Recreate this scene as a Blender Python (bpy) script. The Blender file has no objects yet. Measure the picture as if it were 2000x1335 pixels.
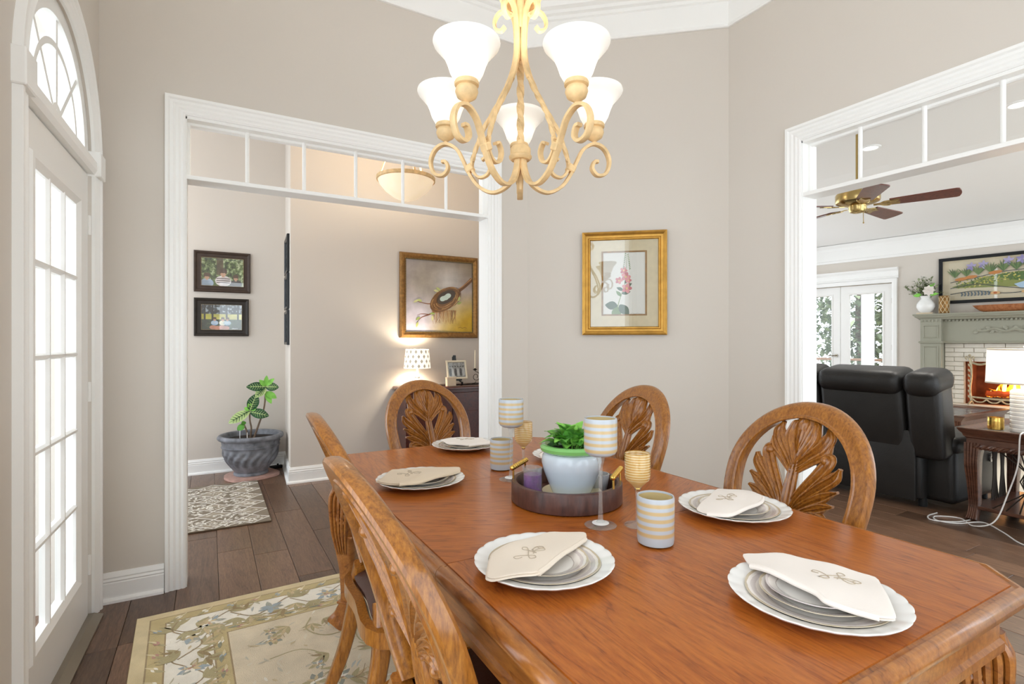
import bpy, bmesh, math, random
from mathutils import Vector, Matrix, noise as mnoise
PI = math.pi
R = math.radians
random.seed(7)
SC = bpy.context.scene
COL = SC.collection

# ------------------------------------------------------------ camera, sky, exposure
cam_d = bpy.data.cameras.new('camera')
cam_d.sensor_width = 36.0
cam_d.lens = 18.63
cam_d.clip_start = 0.02
cam = bpy.data.objects.new('camera', cam_d)
cam.location = (0, 0, 1.28)
cam.rotation_euler = (R(90), 0, R(-29.76))
COL.objects.link(cam)
SC.camera = cam

world = bpy.data.worlds.new('overcast_sky')
SC.world = world
world.use_nodes = True
_bg = world.node_tree.nodes['Background']
_bg.inputs[0].default_value = (0.88, 0.945, 1.0, 1)
_bg.inputs[1].default_value = 2.6

SC.view_settings.view_transform = 'Standard'
SC.view_settings.look = 'None'
SC.view_settings.gamma = 1.0
SC.view_settings.use_curve_mapping = False
SC.view_settings.exposure = 0.27
SC.cycles.use_denoising = True
SC.cycles.max_bounces = 10
SC.cycles.diffuse_bounces = 6
SC.cycles.glossy_bounces = 4
SC.cycles.transmission_bounces = 8
SC.cycles.transparent_max_bounces = 12
SC.cycles.caustics_reflective = False
SC.cycles.caustics_refractive = False
SC.cycles.sample_clamp_indirect = 4.0

# ------------------------------------------------------------ colour + materials
def lin(c):
    o = []
    for v in c[:3]:
        v = v / 255.0
        o.append(v / 12.92 if v <= 0.04045 else ((v + 0.055) / 1.055) ** 2.4)
    return (o[0], o[1], o[2], 1.0)

MATS = {}
def mat(name, col, rough=0.5, metal=0.0, coat=0.0, spec=0.5, emit=None, estr=0.0, trans=0.0, ior=1.45, alpha=1.0,
        var=0.0, vscale=3.0, bump=0.0, bscale=60.0, sheen=0.0, sss=0.0):
    m = bpy.data.materials.new(name); m.use_nodes = True
    nt = m.node_tree; b = nt.nodes['Principled BSDF']
    c = lin(col)
    b.inputs['Base Color'].default_value = c
    b.inputs['Roughness'].default_value = rough
    b.inputs['Metallic'].default_value = metal
    b.inputs['Coat Weight'].default_value = coat
    b.inputs['Coat Roughness'].default_value = 0.12
    b.inputs['Specular IOR Level'].default_value = spec
    b.inputs['Transmission Weight'].default_value = trans
    b.inputs['IOR'].default_value = ior
    b.inputs['Alpha'].default_value = alpha
    b.inputs['Sheen Weight'].default_value = sheen
    if emit is not None:
        b.inputs['Emission Color'].default_value = lin(emit)
        b.inputs['Emission Strength'].default_value = estr
    tc = None
    if var or bump:
        tc = nt.nodes.new('ShaderNodeTexCoord')
    if var:
        n = nt.nodes.new('ShaderNodeTexNoise'); n.inputs['Scale'].default_value = vscale; n.inputs['Detail'].default_value = 5
        nt.links.new(tc.outputs['Object'], n.inputs['Vector'])
        r = nt.nodes.new('ShaderNodeValToRGB')
        r.color_ramp.elements[0].position = 0.3; r.color_ramp.elements[1].position = 0.7
        r.color_ramp.elements[0].color = tuple(q * (1 - var) for q in c[:3]) + (1,)
        r.color_ramp.elements[1].color = tuple(min(1, q * (1 + var)) for q in c[:3]) + (1,)
        nt.links.new(n.outputs['Fac'], r.inputs['Fac'])
        nt.links.new(r.outputs['Color'], b.inputs['Base Color'])
    if bump:
        n2 = nt.nodes.new('ShaderNodeTexNoise'); n2.inputs['Scale'].default_value = bscale; n2.inputs['Detail'].default_value = 4
        nt.links.new(tc.outputs['Object'], n2.inputs['Vector'])
        bp = nt.nodes.new('ShaderNodeBump'); bp.inputs['Strength'].default_value = bump; bp.inputs['Distance'].default_value = 0.004
        nt.links.new(n2.outputs['Fac'], bp.inputs['Height'])
        nt.links.new(bp.outputs['Normal'], b.inputs['Normal'])
    MATS[name] = m
    return m

def wood(name, dark, mid, light, scale=(1, 1, 1), rot=(0, 0, 0), rough=0.35, coat=0.3, rings=6.0, rand=False, mixf=0.5, spec=0.5):
    """grain runs along the object's y axis before rot"""
    m = bpy.data.materials.new(name); m.use_nodes = True
    nt = m.node_tree; N = nt.nodes; L = nt.links; b = N['Principled BSDF']
    tc = N.new('ShaderNodeTexCoord')
    mp = N.new('ShaderNodeMapping'); mp.inputs['Rotation'].default_value = rot
    mp2 = N.new('ShaderNodeMapping'); mp2.inputs['Scale'].default_value = scale
    src = tc.outputs['Object']
    oi = None
    if rand:
        oi = N.new('ShaderNodeObjectInfo')
        ad = N.new('ShaderNodeVectorMath'); ad.operation = 'MULTIPLY_ADD'
        cb = N.new('ShaderNodeCombineXYZ')
        L.new(oi.outputs['Random'], cb.inputs[0]); L.new(oi.outputs['Random'], cb.inputs[1]); L.new(oi.outputs['Random'], cb.inputs[2])
        L.new(cb.outputs[0], ad.inputs[0]); ad.inputs[1].default_value = (37, 53, 71); L.new(src, ad.inputs[2])
        src = ad.outputs[0]
    L.new(src, mp.inputs[0]); L.new(mp.outputs[0], mp2.inputs[0])
    n1 = N.new('ShaderNodeTexNoise'); n1.inputs['Scale'].default_value = 2.2; n1.inputs['Detail'].default_value = 3; n1.inputs['Distortion'].default_value = 0.6
    L.new(mp2.outputs[0], n1.inputs['Vector'])
    ml = N.new('ShaderNodeMath'); ml.operation = 'MULTIPLY'; ml.inputs[1].default_value = rings
    L.new(n1.outputs['Fac'], ml.inputs[0])
    fr = N.new('ShaderNodeMath'); fr.operation = 'FRACT'; L.new(ml.outputs[0], fr.inputs[0])
    n2 = N.new('ShaderNodeTexNoise'); n2.inputs['Scale'].default_value = 22; n2.inputs['Detail'].default_value = 6; n2.inputs['Roughness'].default_value = 0.7
    L.new(mp2.outputs[0], n2.inputs['Vector'])
    r1 = N.new('ShaderNodeValToRGB'); e = r1.color_ramp.elements
    e[0].position = 0.0; e[0].color = lin(mid); e[1].position = 1.0; e[1].color = lin(mid)
    a = e.new(0.5); a.color = lin(light); a = e.new(0.86); a.color = lin(mid); a = e.new(0.95); a.color = lin(dark)
    L.new(fr.outputs[0], r1.inputs['Fac'])
    r2 = N.new('ShaderNodeValToRGB'); e = r2.color_ramp.elements
    e[0].position = 0.33; e[0].color = lin(dark); e[1].position = 0.66; e[1].color = lin(light)
    a = e.new(0.5); a.color = lin(mid)
    L.new(n2.outputs['Fac'], r2.inputs['Fac'])
    mx = N.new('ShaderNodeMix'); mx.data_type = 'RGBA'; mx.inputs[0].default_value = mixf
    L.new(r1.outputs[0], mx.inputs[6]); L.new(r2.outputs[0], mx.inputs[7])
    out = mx.outputs[2]
    if rand:
        hv = N.new('ShaderNodeHueSaturation')
        mr = N.new('ShaderNodeMapRange'); mr.inputs[3].default_value = 0.62; mr.inputs[4].default_value = 1.35
        L.new(oi.outputs['Random'], mr.inputs[0]); L.new(mr.outputs[0], hv.inputs['Value']); L.new(out, hv.inputs['Color'])
        out = hv.outputs[0]
    L.new(out, b.inputs['Base Color'])
    b.inputs['Roughness'].default_value = rough
    b.inputs['Coat Weight'].default_value = coat
    b.inputs['Coat Roughness'].default_value = 0.14
    b.inputs['Specular IOR Level'].default_value = spec
    bp = N.new('ShaderNodeBump'); bp.inputs['Strength'].default_value = 0.06; bp.inputs['Distance'].default_value = 0.002
    L.new(n2.outputs['Fac'], bp.inputs['Height']); L.new(bp.outputs[0], b.inputs['Normal'])
    MATS[name] = m
    return m

def ink(name, rough=0.6, coat=0.0, bump=0.0, noise=0.0):
    """flat print: takes its colours from the mesh's colour attribute"""
    m = bpy.data.materials.new(name); m.use_nodes = True
    nt = m.node_tree; N = nt.nodes; L = nt.links; b = N['Principled BSDF']
    at = N.new('ShaderNodeVertexColor'); at.layer_name = 'Col'
    out = at.outputs[0]
    if noise:
        tc = N.new('ShaderNodeTexCoord'); n = N.new('ShaderNodeTexNoise'); n.inputs['Scale'].default_value = 9; n.inputs['Detail'].default_value = 6
        L.new(tc.outputs['Object'], n.inputs[0])
        hv = N.new('ShaderNodeHueSaturation'); mr = N.new('ShaderNodeMapRange')
        mr.inputs[1].default_value = 0.3; mr.inputs[2].default_value = 0.7; mr.inputs[3].default_value = 1 - noise; mr.inputs[4].default_value = 1 + noise
        L.new(n.outputs['Fac'], mr.inputs[0]); L.new(mr.outputs[0], hv.inputs['Value']); L.new(out, hv.inputs['Color']); out = hv.outputs[0]
    L.new(out, b.inputs['Base Color'])
    b.inputs['Roughness'].default_value = rough; b.inputs['Coat Weight'].default_value = coat
    if bump:
        tc = N.new('ShaderNodeTexCoord'); n = N.new('ShaderNodeTexNoise'); n.inputs['Scale'].default_value = 260
        L.new(tc.outputs['Object'], n.inputs[0])
        bp = N.new('ShaderNodeBump'); bp.inputs['Strength'].default_value = bump; bp.inputs['Distance'].default_value = 0.003
        L.new(n.outputs['Fac'], bp.inputs['Height']); L.new(bp.outputs[0], b.inputs['Normal'])
    MATS[name] = m
    return m

def glass(name, tint=(255, 255, 255), frost=0.0, mixw=0.12, gl=0.03, edge=0.0):
    """thin clear pane: mostly transparent, some gloss"""
    m = bpy.data.materials.new(name); m.use_nodes = True
    nt = m.node_tree; N = nt.nodes; L = nt.links
    N.remove(N['Principled BSDF'])
    t = N.new('ShaderNodeBsdfTransparent'); t.inputs[0].default_value = lin(tint)
    g = N.new('ShaderNodeBsdfGlossy'); g.inputs['Roughness'].default_value = gl
    f = N.new('ShaderNodeLayerWeight'); f.inputs[0].default_value = 0.25
    mx = N.new('ShaderNodeMixShader')
    a = N.new('ShaderNodeMath'); a.operation = 'MULTIPLY_ADD'; a.inputs[1].default_value = edge; a.inputs[2].default_value = mixw
    L.new(f.outputs['Facing'], a.inputs[0]); L.new(a.outputs[0], mx.inputs[0]); L.new(t.outputs[0], mx.inputs[1]); L.new(g.outputs[0], mx.inputs[2])
    last = mx.outputs[0]
    if frost:
        d = N.new('ShaderNodeBsdfDiffuse'); d.inputs[0].default_value = lin(tint)
        tl = N.new('ShaderNodeBsdfTranslucent'); tl.inputs[0].default_value = lin(tint)
        ms = N.new('ShaderNodeMixShader'); ms.inputs[0].default_value = 0.5
        L.new(d.outputs[0], ms.inputs[1]); L.new(tl.outputs[0], ms.inputs[2])
        m2 = N.new('ShaderNodeMixShader'); m2.inputs[0].default_value = frost
        L.new(last, m2.inputs[1]); L.new(ms.outputs[0], m2.inputs[2]); last = m2.outputs[0]
    L.new(last, N['Material Output'].inputs[0])
    MATS[name] = m
    return m

def rings_mat(name, axis, stops, scale, rough=0.4, metal_stops=None, coat=0.0, noise=0.0, const=True, alpha=None):
    """colour bands along object z ('z') or by distance from the object's axis ('r'); stops = [(pos, colour)], pos in metres"""
    m = bpy.data.materials.new(name); m.use_nodes = True
    nt = m.node_tree; N = nt.nodes; L = nt.links; b = N['Principled BSDF']
    tc = N.new('ShaderNodeTexCoord'); sp = N.new('ShaderNodeSeparateXYZ'); L.new(tc.outputs['Object'], sp.inputs[0])
    if axis == 'z':
        v = sp.outputs[2]
    else:
        cb = N.new('ShaderNodeCombineXYZ'); L.new(sp.outputs[0], cb.inputs[0]); L.new(sp.outputs[1], cb.inputs[1])
        ln = N.new('ShaderNodeVectorMath'); ln.operation = 'LENGTH'; L.new(cb.outputs[0], ln.inputs[0]); v = ln.outputs['Value']
    if noise:
        n = N.new('ShaderNodeTexNoise'); n.inputs['Scale'].default_value = 70; L.new(tc.outputs['Object'], n.inputs[0])
        ma = N.new('ShaderNodeMath'); ma.operation = 'MULTIPLY_ADD'; ma.inputs[1].default_value = noise; L.new(n.outputs['Fac'], ma.inputs[0]); L.new(v, ma.inputs[2]); v = ma.outputs[0]
    dv = N.new('ShaderNodeMath'); dv.operation = 'DIVIDE'; dv.inputs[1].default_value = scale; L.new(v, dv.inputs[0])
    rp = N.new('ShaderNodeValToRGB'); rp.color_ramp.interpolation = 'CONSTANT' if const else 'LINEAR'
    e = rp.color_ramp.elements
    e[0].position = stops[0][0] / scale; e[0].color = lin(stops[0][1])
    e[1].position = stops[1][0] / scale; e[1].color = lin(stops[1][1])
    for p, c in stops[2:]:
        q = e.new(min(1, p / scale)); q.color = lin(c)
    L.new(dv.outputs[0], rp.inputs[0]); L.new(rp.outputs[0], b.inputs['Base Color'])
    b.inputs['Roughness'].default_value = rough; b.inputs['Coat Weight'].default_value = coat
    if alpha is not None: b.inputs['Alpha'].default_value = alpha
    MATS[name] = m
    return m

mat('wall_paint', (213, 206, 197), 0.75, spec=0.25, bump=0.05, bscale=180)
mat('hall_paint', (213, 205, 196), 0.75, spec=0.25, bump=0.05, bscale=180)
mat('trim_white', (246, 246, 244), 0.38)
mat('ceiling_white', (243, 242, 240), 0.8, spec=0.2)
mat('door_white', (243, 242, 239), 0.35)
mat('sage_paint', (156, 155, 139), 0.5)
mat('gap_dark', (46, 33, 26), 0.9)
wood('floor_wood', (74, 52, 40), (106, 78, 60), (132, 102, 80), scale=(9, 0.9, 9), rough=0.32, coat=0.05, rand=True, rings=4, mixf=0.6)
wood('table_wood', (108, 50, 12), (162, 86, 26), (184, 108, 38), scale=(7, 0.8, 7), rough=0.3, coat=0.14, rings=7, spec=0.4)
wood('table_wood_cross', (108, 50, 12), (160, 84, 25), (182, 106, 37), scale=(7, 0.8, 7), rot=(0, 0, R(-62)), rough=0.3, coat=0.14, rings=7, spec=0.4)
wood('table_wood_cross2', (108, 50, 12), (160, 84, 25), (182, 106, 37), scale=(7, 0.8, 7), rot=(0, 0, R(62)), rough=0.3, coat=0.14, rings=7, spec=0.4)
wood('table_edge_wood', (104, 58, 24), (150, 90, 38), (180, 118, 54), scale=(5, 1, 5), rough=0.28, coat=0.4, rings=4)
wood('chair_wood', (102, 58, 16), (152, 94, 32), (180, 120, 46), scale=(6, 6, 1.0), rough=0.28, coat=0.4, rings=2.0, mixf=0.75)
wood('dark_wood', (44, 16, 10), (72, 26, 17), (92, 38, 24), scale=(5, 1, 5), rough=0.3, coat=0.3)
wood('walnut', (48, 27, 22), (74, 43, 35), (96, 60, 48), scale=(4, 4, 1), rough=0.42, coat=0.1)
wood('living_wood', (52, 30, 22), (84, 52, 38), (108, 70, 52), scale=(4, 1, 4), rough=0.32, coat=0.25)
wood('fan_wood', (66, 28, 22), (98, 46, 36), (120, 62, 48), scale=(4, 4, 4), rough=0.32, coat=0.3)
wood('bowl_wood', (120, 66, 34), (156, 94, 54), (182, 120, 76), scale=(3, 3, 3), rough=0.5, coat=0.0)
mat('leather_black', (34, 33, 32), 0.42, bump=0.25, bscale=140, var=0.25, vscale=4)
mat('leather_brown', (72, 42, 32), 0.45, bump=0.2, bscale=140)
mat('brass', (196, 172, 116), 0.25, metal=1.0)
mat('gold_bright', (236, 196, 104), 0.25, metal=1.0)
mat('gold_wash', (226, 204, 150), 0.25, metal=0.35)
mat('glass_foot', (240, 240, 240), 0.3)
mat('gold_frame', (196, 150, 72), 0.38, metal=0.75, var=0.15, vscale=20)
mat('bronze_frame', (142, 104, 56), 0.42, metal=0.55, var=0.25, vscale=40, bump=0.2, bscale=200)
mat('brown_frame', (62, 47, 38), 0.45, var=0.2, vscale=18)
mat('dark_frame', (40, 33, 27), 0.45, var=0.2, vscale=18)
mat('frame_bead_gold', (168, 140, 88), 0.4, metal=0.5)
mat('black_frame', (22, 26, 30), 0.3)
mat('steel', (190, 190, 190), 0.25, metal=1.0)
mat('nickel', (168, 160, 146), 0.3, metal=1.0)
mat('wrought_iron', (52, 44, 38), 0.5, metal=0.6)
mat('chandelier_paint', (224, 192, 142), 0.5, var=0.18, vscale=26)
mat('ivory_wax', (240, 230, 206), 0.5)
mat('ceramic_white', (240, 240, 238), 0.18, coat=0.4)
mat('ceramic_blue_white', (200, 212, 222), 0.16, coat=0.5)
mat('glaze_green', (124, 188, 106), 0.18, coat=0.5)
mat('saucer_cream', (232, 220, 184), 0.25, coat=0.3)
mat('soil', (38, 28, 24), 0.95, bump=0.8, bscale=60)
mat('napkin_white', (238, 230, 222), 0.85, sheen=0.2, bump=0.12, bscale=500)
mat('napkin_tan', (222, 204, 178), 0.85, sheen=0.2, bump=0.12, bscale=500)
mat('napkin_beige', (230, 217, 200), 0.85, sheen=0.2, bump=0.12, bscale=500)
mat('thread', (186, 172, 152), 0.7)
mat('leaf_green', (98, 164, 70), 0.45, var=0.3, vscale=20)
mat('leaf_bright', (132, 200, 84), 0.45, var=0.25, vscale=20)
mat('leaf_dark', (38, 84, 50), 0.35, var=0.3, vscale=25)
mat('leaf_vein', (196, 220, 150), 0.5)
mat('leaf_sage', (112, 124, 88), 0.6, var=0.25, vscale=30)
mat('leaf_outdoor', (122, 134, 106), 0.7, var=0.4, vscale=3)
mat('leaf_outdoor_light', (160, 168, 134), 0.7, var=0.4, vscale=3)
mat('bark', (118, 100, 84), 0.8, var=0.3, vscale=20)
mat('stone_grey', (118, 120, 127), 0.5, var=0.4, vscale=16, bump=0.15, bscale=60)
mat('clay_pink', (196, 158, 146), 0.6, var=0.15, vscale=20)
mat('brick_white', (226, 220, 208), 0.75, bump=0.35, bscale=60, var=0.05, vscale=12)
mat('mortar_white', (196, 189, 176), 0.9)
mat('firebrick', (120, 66, 40), 0.9, var=0.3, vscale=10)
mat('log', (62, 42, 34), 0.9, var=0.5, vscale=30, bump=0.6, bscale=40)
mat('log_ember', (120, 50, 24), 0.9, emit=(255, 96, 20), estr=0.2, var=0.4, vscale=40)
mat('flame_orange', (255, 150, 40), 0.9, emit=(255, 138, 30), estr=1.5)
mat('flame_yellow', (255, 225, 120), 0.9, emit=(255, 222, 130), estr=2.2)
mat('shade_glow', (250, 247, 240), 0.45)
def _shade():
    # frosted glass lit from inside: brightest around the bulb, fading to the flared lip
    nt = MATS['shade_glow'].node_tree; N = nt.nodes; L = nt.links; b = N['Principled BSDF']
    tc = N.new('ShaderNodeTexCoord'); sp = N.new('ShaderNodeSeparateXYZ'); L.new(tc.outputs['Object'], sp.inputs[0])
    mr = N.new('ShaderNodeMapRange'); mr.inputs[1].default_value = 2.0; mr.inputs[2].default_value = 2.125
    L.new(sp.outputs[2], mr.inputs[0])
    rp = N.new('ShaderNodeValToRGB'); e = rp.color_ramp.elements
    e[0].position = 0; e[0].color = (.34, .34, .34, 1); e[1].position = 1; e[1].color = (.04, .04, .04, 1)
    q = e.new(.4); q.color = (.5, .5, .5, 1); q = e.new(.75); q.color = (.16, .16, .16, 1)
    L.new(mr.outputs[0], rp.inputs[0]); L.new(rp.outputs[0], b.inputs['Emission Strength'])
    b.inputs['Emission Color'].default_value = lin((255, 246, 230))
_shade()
mat('alabaster_glow', (236, 222, 198), 0.5, emit=(255, 230, 196), estr=0.36, var=0.1, vscale=8)
mat('lamp_shade_glow', (250, 244, 232), 0.8, emit=(255, 244, 226), estr=0.62)
mat('lamp_pattern', (196, 188, 172), 0.8, emit=(216, 206, 186), estr=0.16)
mat('downlight', (255, 255, 255), 0.5, emit=(255, 250, 240), estr=2.0)
mat('plastic_white', (240, 240, 238), 0.35)
mat('cord_white', (226, 224, 220), 0.45)
mat('rubber_black', (16, 16, 16), 0.6)
mat('candle_purple', (116, 62, 128), 0.55, var=0.35, vscale=60)
mat('mat_cream', (222, 206, 172), 0.85, var=0.05, vscale=30)
mat('paper_white', (236, 232, 222), 0.8)
mat('porch_wood', (150, 116, 92), 0.7)
mat('lawn', (86, 104, 62), 0.9, var=0.3, vscale=2)
mat('carpet_cream', (216, 206, 188), 0.95, bump=0.6, bscale=180)
mat('rug_back', (150, 128, 90), 0.95)
mat('rug_edge_taupe', (108, 94, 76), 0.95)
glass('pane_glass', (252, 253, 253), mixw=0.035)
glass('picture_glass', (252, 253, 253), mixw=0.075, gl=0.02)
glass('glass_clear', (250, 252, 252), frost=0.13, mixw=0.06, edge=0.22)
glass('glass_frost', (236, 240, 242), frost=0.8, mixw=0.05, gl=0.25)
glass('glass_amber', (226, 190, 120), frost=0.0, mixw=0.2, gl=0.08)
mat('cut_glass', (206, 208, 212), 0.3, metal=0.35)
ink('print_ink', 0.55)
ink('photo_ink', 0.35, coat=0.2, noise=0.35)
ink('oil_paint', 0.5, coat=0.1, noise=0.16)
ink('rug_pile', 0.95, bump=0.8, noise=0.10)
frost = (192, 200, 208); gold = (208, 182, 134)
def bands(z0, z1, n, lead):
    st = [(0.0, (196, 208, 214)), (z0, gold)]
    h = (z1 - z0) / (2 * n - 1)
    st = [(0.0, (186, 202, 210)), (z0 - h * .3, frost)]
    for i in range(2 * n - 1):
        c = frost if i % 2 else gold
        st += [(z0 + (i + .14) * h, c), (z0 + (i + .86) * h, c)]
    st.append((z1 + h * .3, frost))
    return st
rings_mat('band_tumbler', 'z', bands(0.028, 0.112, 5, 0), 0.2, rough=0.32, coat=0.2, alpha=0.93, const=False)
rings_mat('band_goblet', 'z', bands(0.212, 0.292, 5, 0), 0.4, rough=0.32, coat=0.2, alpha=0.93, const=False)
rings_mat('amber_rings', 'z', [(0, (232, 200, 132))] + [(0.13 + 0.0035 * i, ((214, 168, 84) if i % 2 else (246, 226, 176))) for i in range(22)], 0.3, rough=0.12, coat=0.4, alpha=0.58)
rings_mat('plate_dinner', 'r', [(0, (238, 236, 232)), (0.088, (196, 190, 186)), (0.092, (236, 230, 224)), (0.108, (206, 198, 196)), (0.118, (232, 226, 220)), (0.125, (196, 182, 156))], 0.2, rough=0.16, coat=0.5, noise=0.004)
rings_mat('plate_salad', 'r', [(0, (240, 238, 234)), (0.068, (198, 190, 184)), (0.071, (236, 230, 224)), (0.084, (208, 198, 196)), (0.092, (234, 228, 220)), (0.098, (196, 182, 156))], 0.2, rough=0.16, coat=0.5, noise=0.004)

# ------------------------------------------------------------ mesh helpers
def catmull(P, n=8, closed=False):
    P = [Vector(p) for p in P]; out = []
    k = len(P)
    segs = k if closed else k - 1
    for i in range(segs):
        if closed:
            p0, p1, p2, p3 = P[(i - 1) % k], P[i], P[(i + 1) % k], P[(i + 2) % k]
        else:
            p1, p2 = P[i], P[i + 1]
            p0 = P[i - 1] if i else p1 * 2 - p2
            p3 = P[i + 2] if i + 2 < k else p2 * 2 - p1
        for j in range(n):
            t = j / n
            out.append(0.5 * ((2 * p1) + (p2 - p0) * t + (2 * p0 - 5 * p1 + 4 * p2 - p3) * t * t + (3 * p1 - p0 - 3 * p2 + p3) * t ** 3))
    if not closed: out.append(P[-1])
    return out

def lerp_list(vals, n):
    """resample a list to n entries"""
    o = []
    for i in range(n):
        t = i / (n - 1) * (len(vals) - 1); a = min(int(t), len(vals) - 2); f = t - a
        f = f * f * (3 - 2 * f)
        o.append(vals[a] * (1 - f) + vals[a + 1] * f)
    return o

class MB:
    def __init__(s): s.v = []; s.f = []
    def add(s, vs, fs, M=None):
        o = len(s.v)
        for p in vs:
            p = Vector(p)
            s.v.append(M @ p if M is not None else p)
        s.f += [tuple(i + o for i in f) for f in fs]
        return s
    def box(s, x0, x1, y0, y1, z0, z1, M=None):
        v = [(x0, y0, z0), (x1, y0, z0), (x1, y1, z0), (x0, y1, z0), (x0, y0, z1), (x1, y0, z1), (x1, y1, z1), (x0, y1, z1)]
        return s.add(v, [(0, 3, 2, 1), (4, 5, 6, 7), (0, 1, 5, 4), (1, 2, 6, 5), (2, 3, 7, 6), (3, 0, 4, 7)], M)
    def rbox(s, x0, x1, y0, y1, z0, z1, r=0.01, seg=2, M=None):
        bm = bmesh.new(); bmesh.ops.create_cube(bm, size=1)
        for v in bm.verts: v.co = Vector(((x0 + x1) / 2 + v.co.x * (x1 - x0), (y0 + y1) / 2 + v.co.y * (y1 - y0), (z0 + z1) / 2 + v.co.z * (z1 - z0)))
        r = min(r, 0.49 * min(x1 - x0, y1 - y0, z1 - z0))
        bmesh.ops.bevel(bm, geom=bm.edges[:], offset=r, segments=seg, profile=0.5, affect='EDGES')
        bm.verts.index_update()
        s.add([v.co.copy() for v in bm.verts], [tuple(v.index for v in f.verts) for f in bm.faces], M); bm.free(); return s
    def lathe(s, prof, n=32, M=None, a0=0.0, a1=2 * PI, mod=None):
        full = abs(a1 - a0 - 2 * PI) < 1e-6
        k = n if full else n + 1; vs = []; fs = []
        for j, (r, z) in enumerate(prof):
            for i in range(k):
                a = a0 + (a1 - a0) * i / n
                rr, zz = (mod(r, z, a, j) if mod else (r, z))
                vs.append((rr * math.cos(a), rr * math.sin(a), zz))
        for j in range(len(prof) - 1):
            for i in range(n):
                i2 = (i + 1) % k
                fs.append((j * k + i, j * k + i2, (j + 1) * k + i2, (j + 1) * k + i))
        return s.add(vs, fs, M)
    def cyl(s, r, z0, z1, n=20, M=None, r2=None):
        r2 = r if r2 is None else r2
        return s.lathe([(0.0001, z0), (r, z0), (r2, z1), (0.0001, z1)], n, M)
    def ball(s, c, r, n=10, sc=(1, 1, 1)):
        pr = [(max(0.0001, r * math.sin(PI * i / n)), -r * math.cos(PI * i / n)) for i in range(n + 1)]
        return s.lathe(pr, max(8, n + 4), Matrix.Translation(Vector(c)) @ Matrix.Diagonal((sc[0], sc[1], sc[2], 1)))
    def sweep(s, path, sec, scales=None, twist=0.0, up=(0, 0, 1), M=None, caps=True):
        """sec: 2D loop (side, up); scales: number or pair per point"""
        P = [Vector(p) for p in path]; n = len(P); k = len(sec); vs = []; fs = []
        upv = Vector(up)
        prev = None
        for i in range(n):
            t = (P[min(i + 1, n - 1)] - P[max(i - 1, 0)]).normalized()
            if prev is None:
                sd = t.cross(upv)
                if sd.length < 1e-4: sd = t.cross(Vector((1, 0, 0)))
                sd.normalize()
            else:
                sd = prev - t * prev.dot(t); sd.normalize()
            prev = sd; u = sd.cross(t)
            q = scales[i] if scales is not None else 1.0
            qa, qb = (q if isinstance(q, (tuple, list)) else (q, q))
            tw = twist * i / (n - 1)
            for a, b in sec:
                a2 = a * math.cos(tw) - b * math.sin(tw); b2 = a * math.sin(tw) + b * math.cos(tw)
                vs.append(P[i] + sd * a2 * qa + u * b2 * qb)
        for i in range(n - 1):
            for j in range(k):
                j2 = (j + 1) % k
                fs.append((i * k + j, i * k + j2, (i + 1) * k + j2, (i + 1) * k + j))
        if caps: fs += [tuple(range(k - 1, -1, -1)), tuple(range((n - 1) * k, n * k))]
        return s.add(vs, fs, M)
    def tube(s, path, r, n=8, M=None):
        sec = [(math.cos(2 * PI * i / n), math.sin(2 * PI * i / n)) for i in range(n)]
        sc = [r] * len(path) if not isinstance(r, (list, tuple)) else lerp_list(list(r), len(path))
        return s.sweep(path, sec, sc, M=M)
    def prism(s, poly, z0, z1, plane='xy', M=None):
        """extrude a simple 2D polygon; plane 'xy' (third axis z) or 'xz' (third axis y)"""
        n = len(poly)
        if plane == 'xy': vs = [(p[0], p[1], z0) for p in poly] + [(p[0], p[1], z1) for p in poly]
        else: vs = [(p[0], z0, p[1]) for p in poly] + [(p[0], z1, p[1]) for p in poly]
        fs = [tuple(range(n - 1, -1, -1)), tuple(range(n, 2 * n))] + [(i, (i + 1) % n, (i + 1) % n + n, i + n) for i in range(n)]
        return s.add(vs, fs, M)
    def mitre(s, path, prof, closed=False, plane='xz', M=None):
        """sweep a closed profile [(a, d)] along a flat polyline with mitred corners; a = along the left normal, d = third axis
        (plane xz: d goes towards -y, plane xy: d goes up)"""
        P = [Vector((p[0], p[1])) for p in path]; n = len(P); k = len(prof); vs = []; fs = []
        for i in range(n):
            if closed or 0 < i < n - 1:
                d0 = (P[i] - P[(i - 1) % n]).normalized(); d1 = (P[(i + 1) % n] - P[i]).normalized()
                n0 = Vector((-d0.y, d0.x)); n1 = Vector((-d1.y, d1.x))
                b = (n0 + n1); b = b / max(0.2, (1 + n0.dot(n1)))
            else:
                d = (P[1] - P[0]).normalized() if i == 0 else (P[-1] - P[-2]).normalized()
                b = Vector((-d.y, d.x))
            for a, d in prof:
                q = P[i] + b * a
                vs.append((q.x, -d, q.y) if plane == 'xz' else (q.x, q.y, d))
        m = n if closed else n - 1
        for i in range(m):
            i2 = (i + 1) % n
            for j in range(k):
                j2 = (j + 1) % k
                fs.append((i * k + j, i * k + j2, i2 * k + j2, i2 * k + j))
        if not closed: fs += [tuple(range(k - 1, -1, -1)), tuple(range((n - 1) * k, n * k))]
        return s.add(vs, fs, M)
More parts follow.
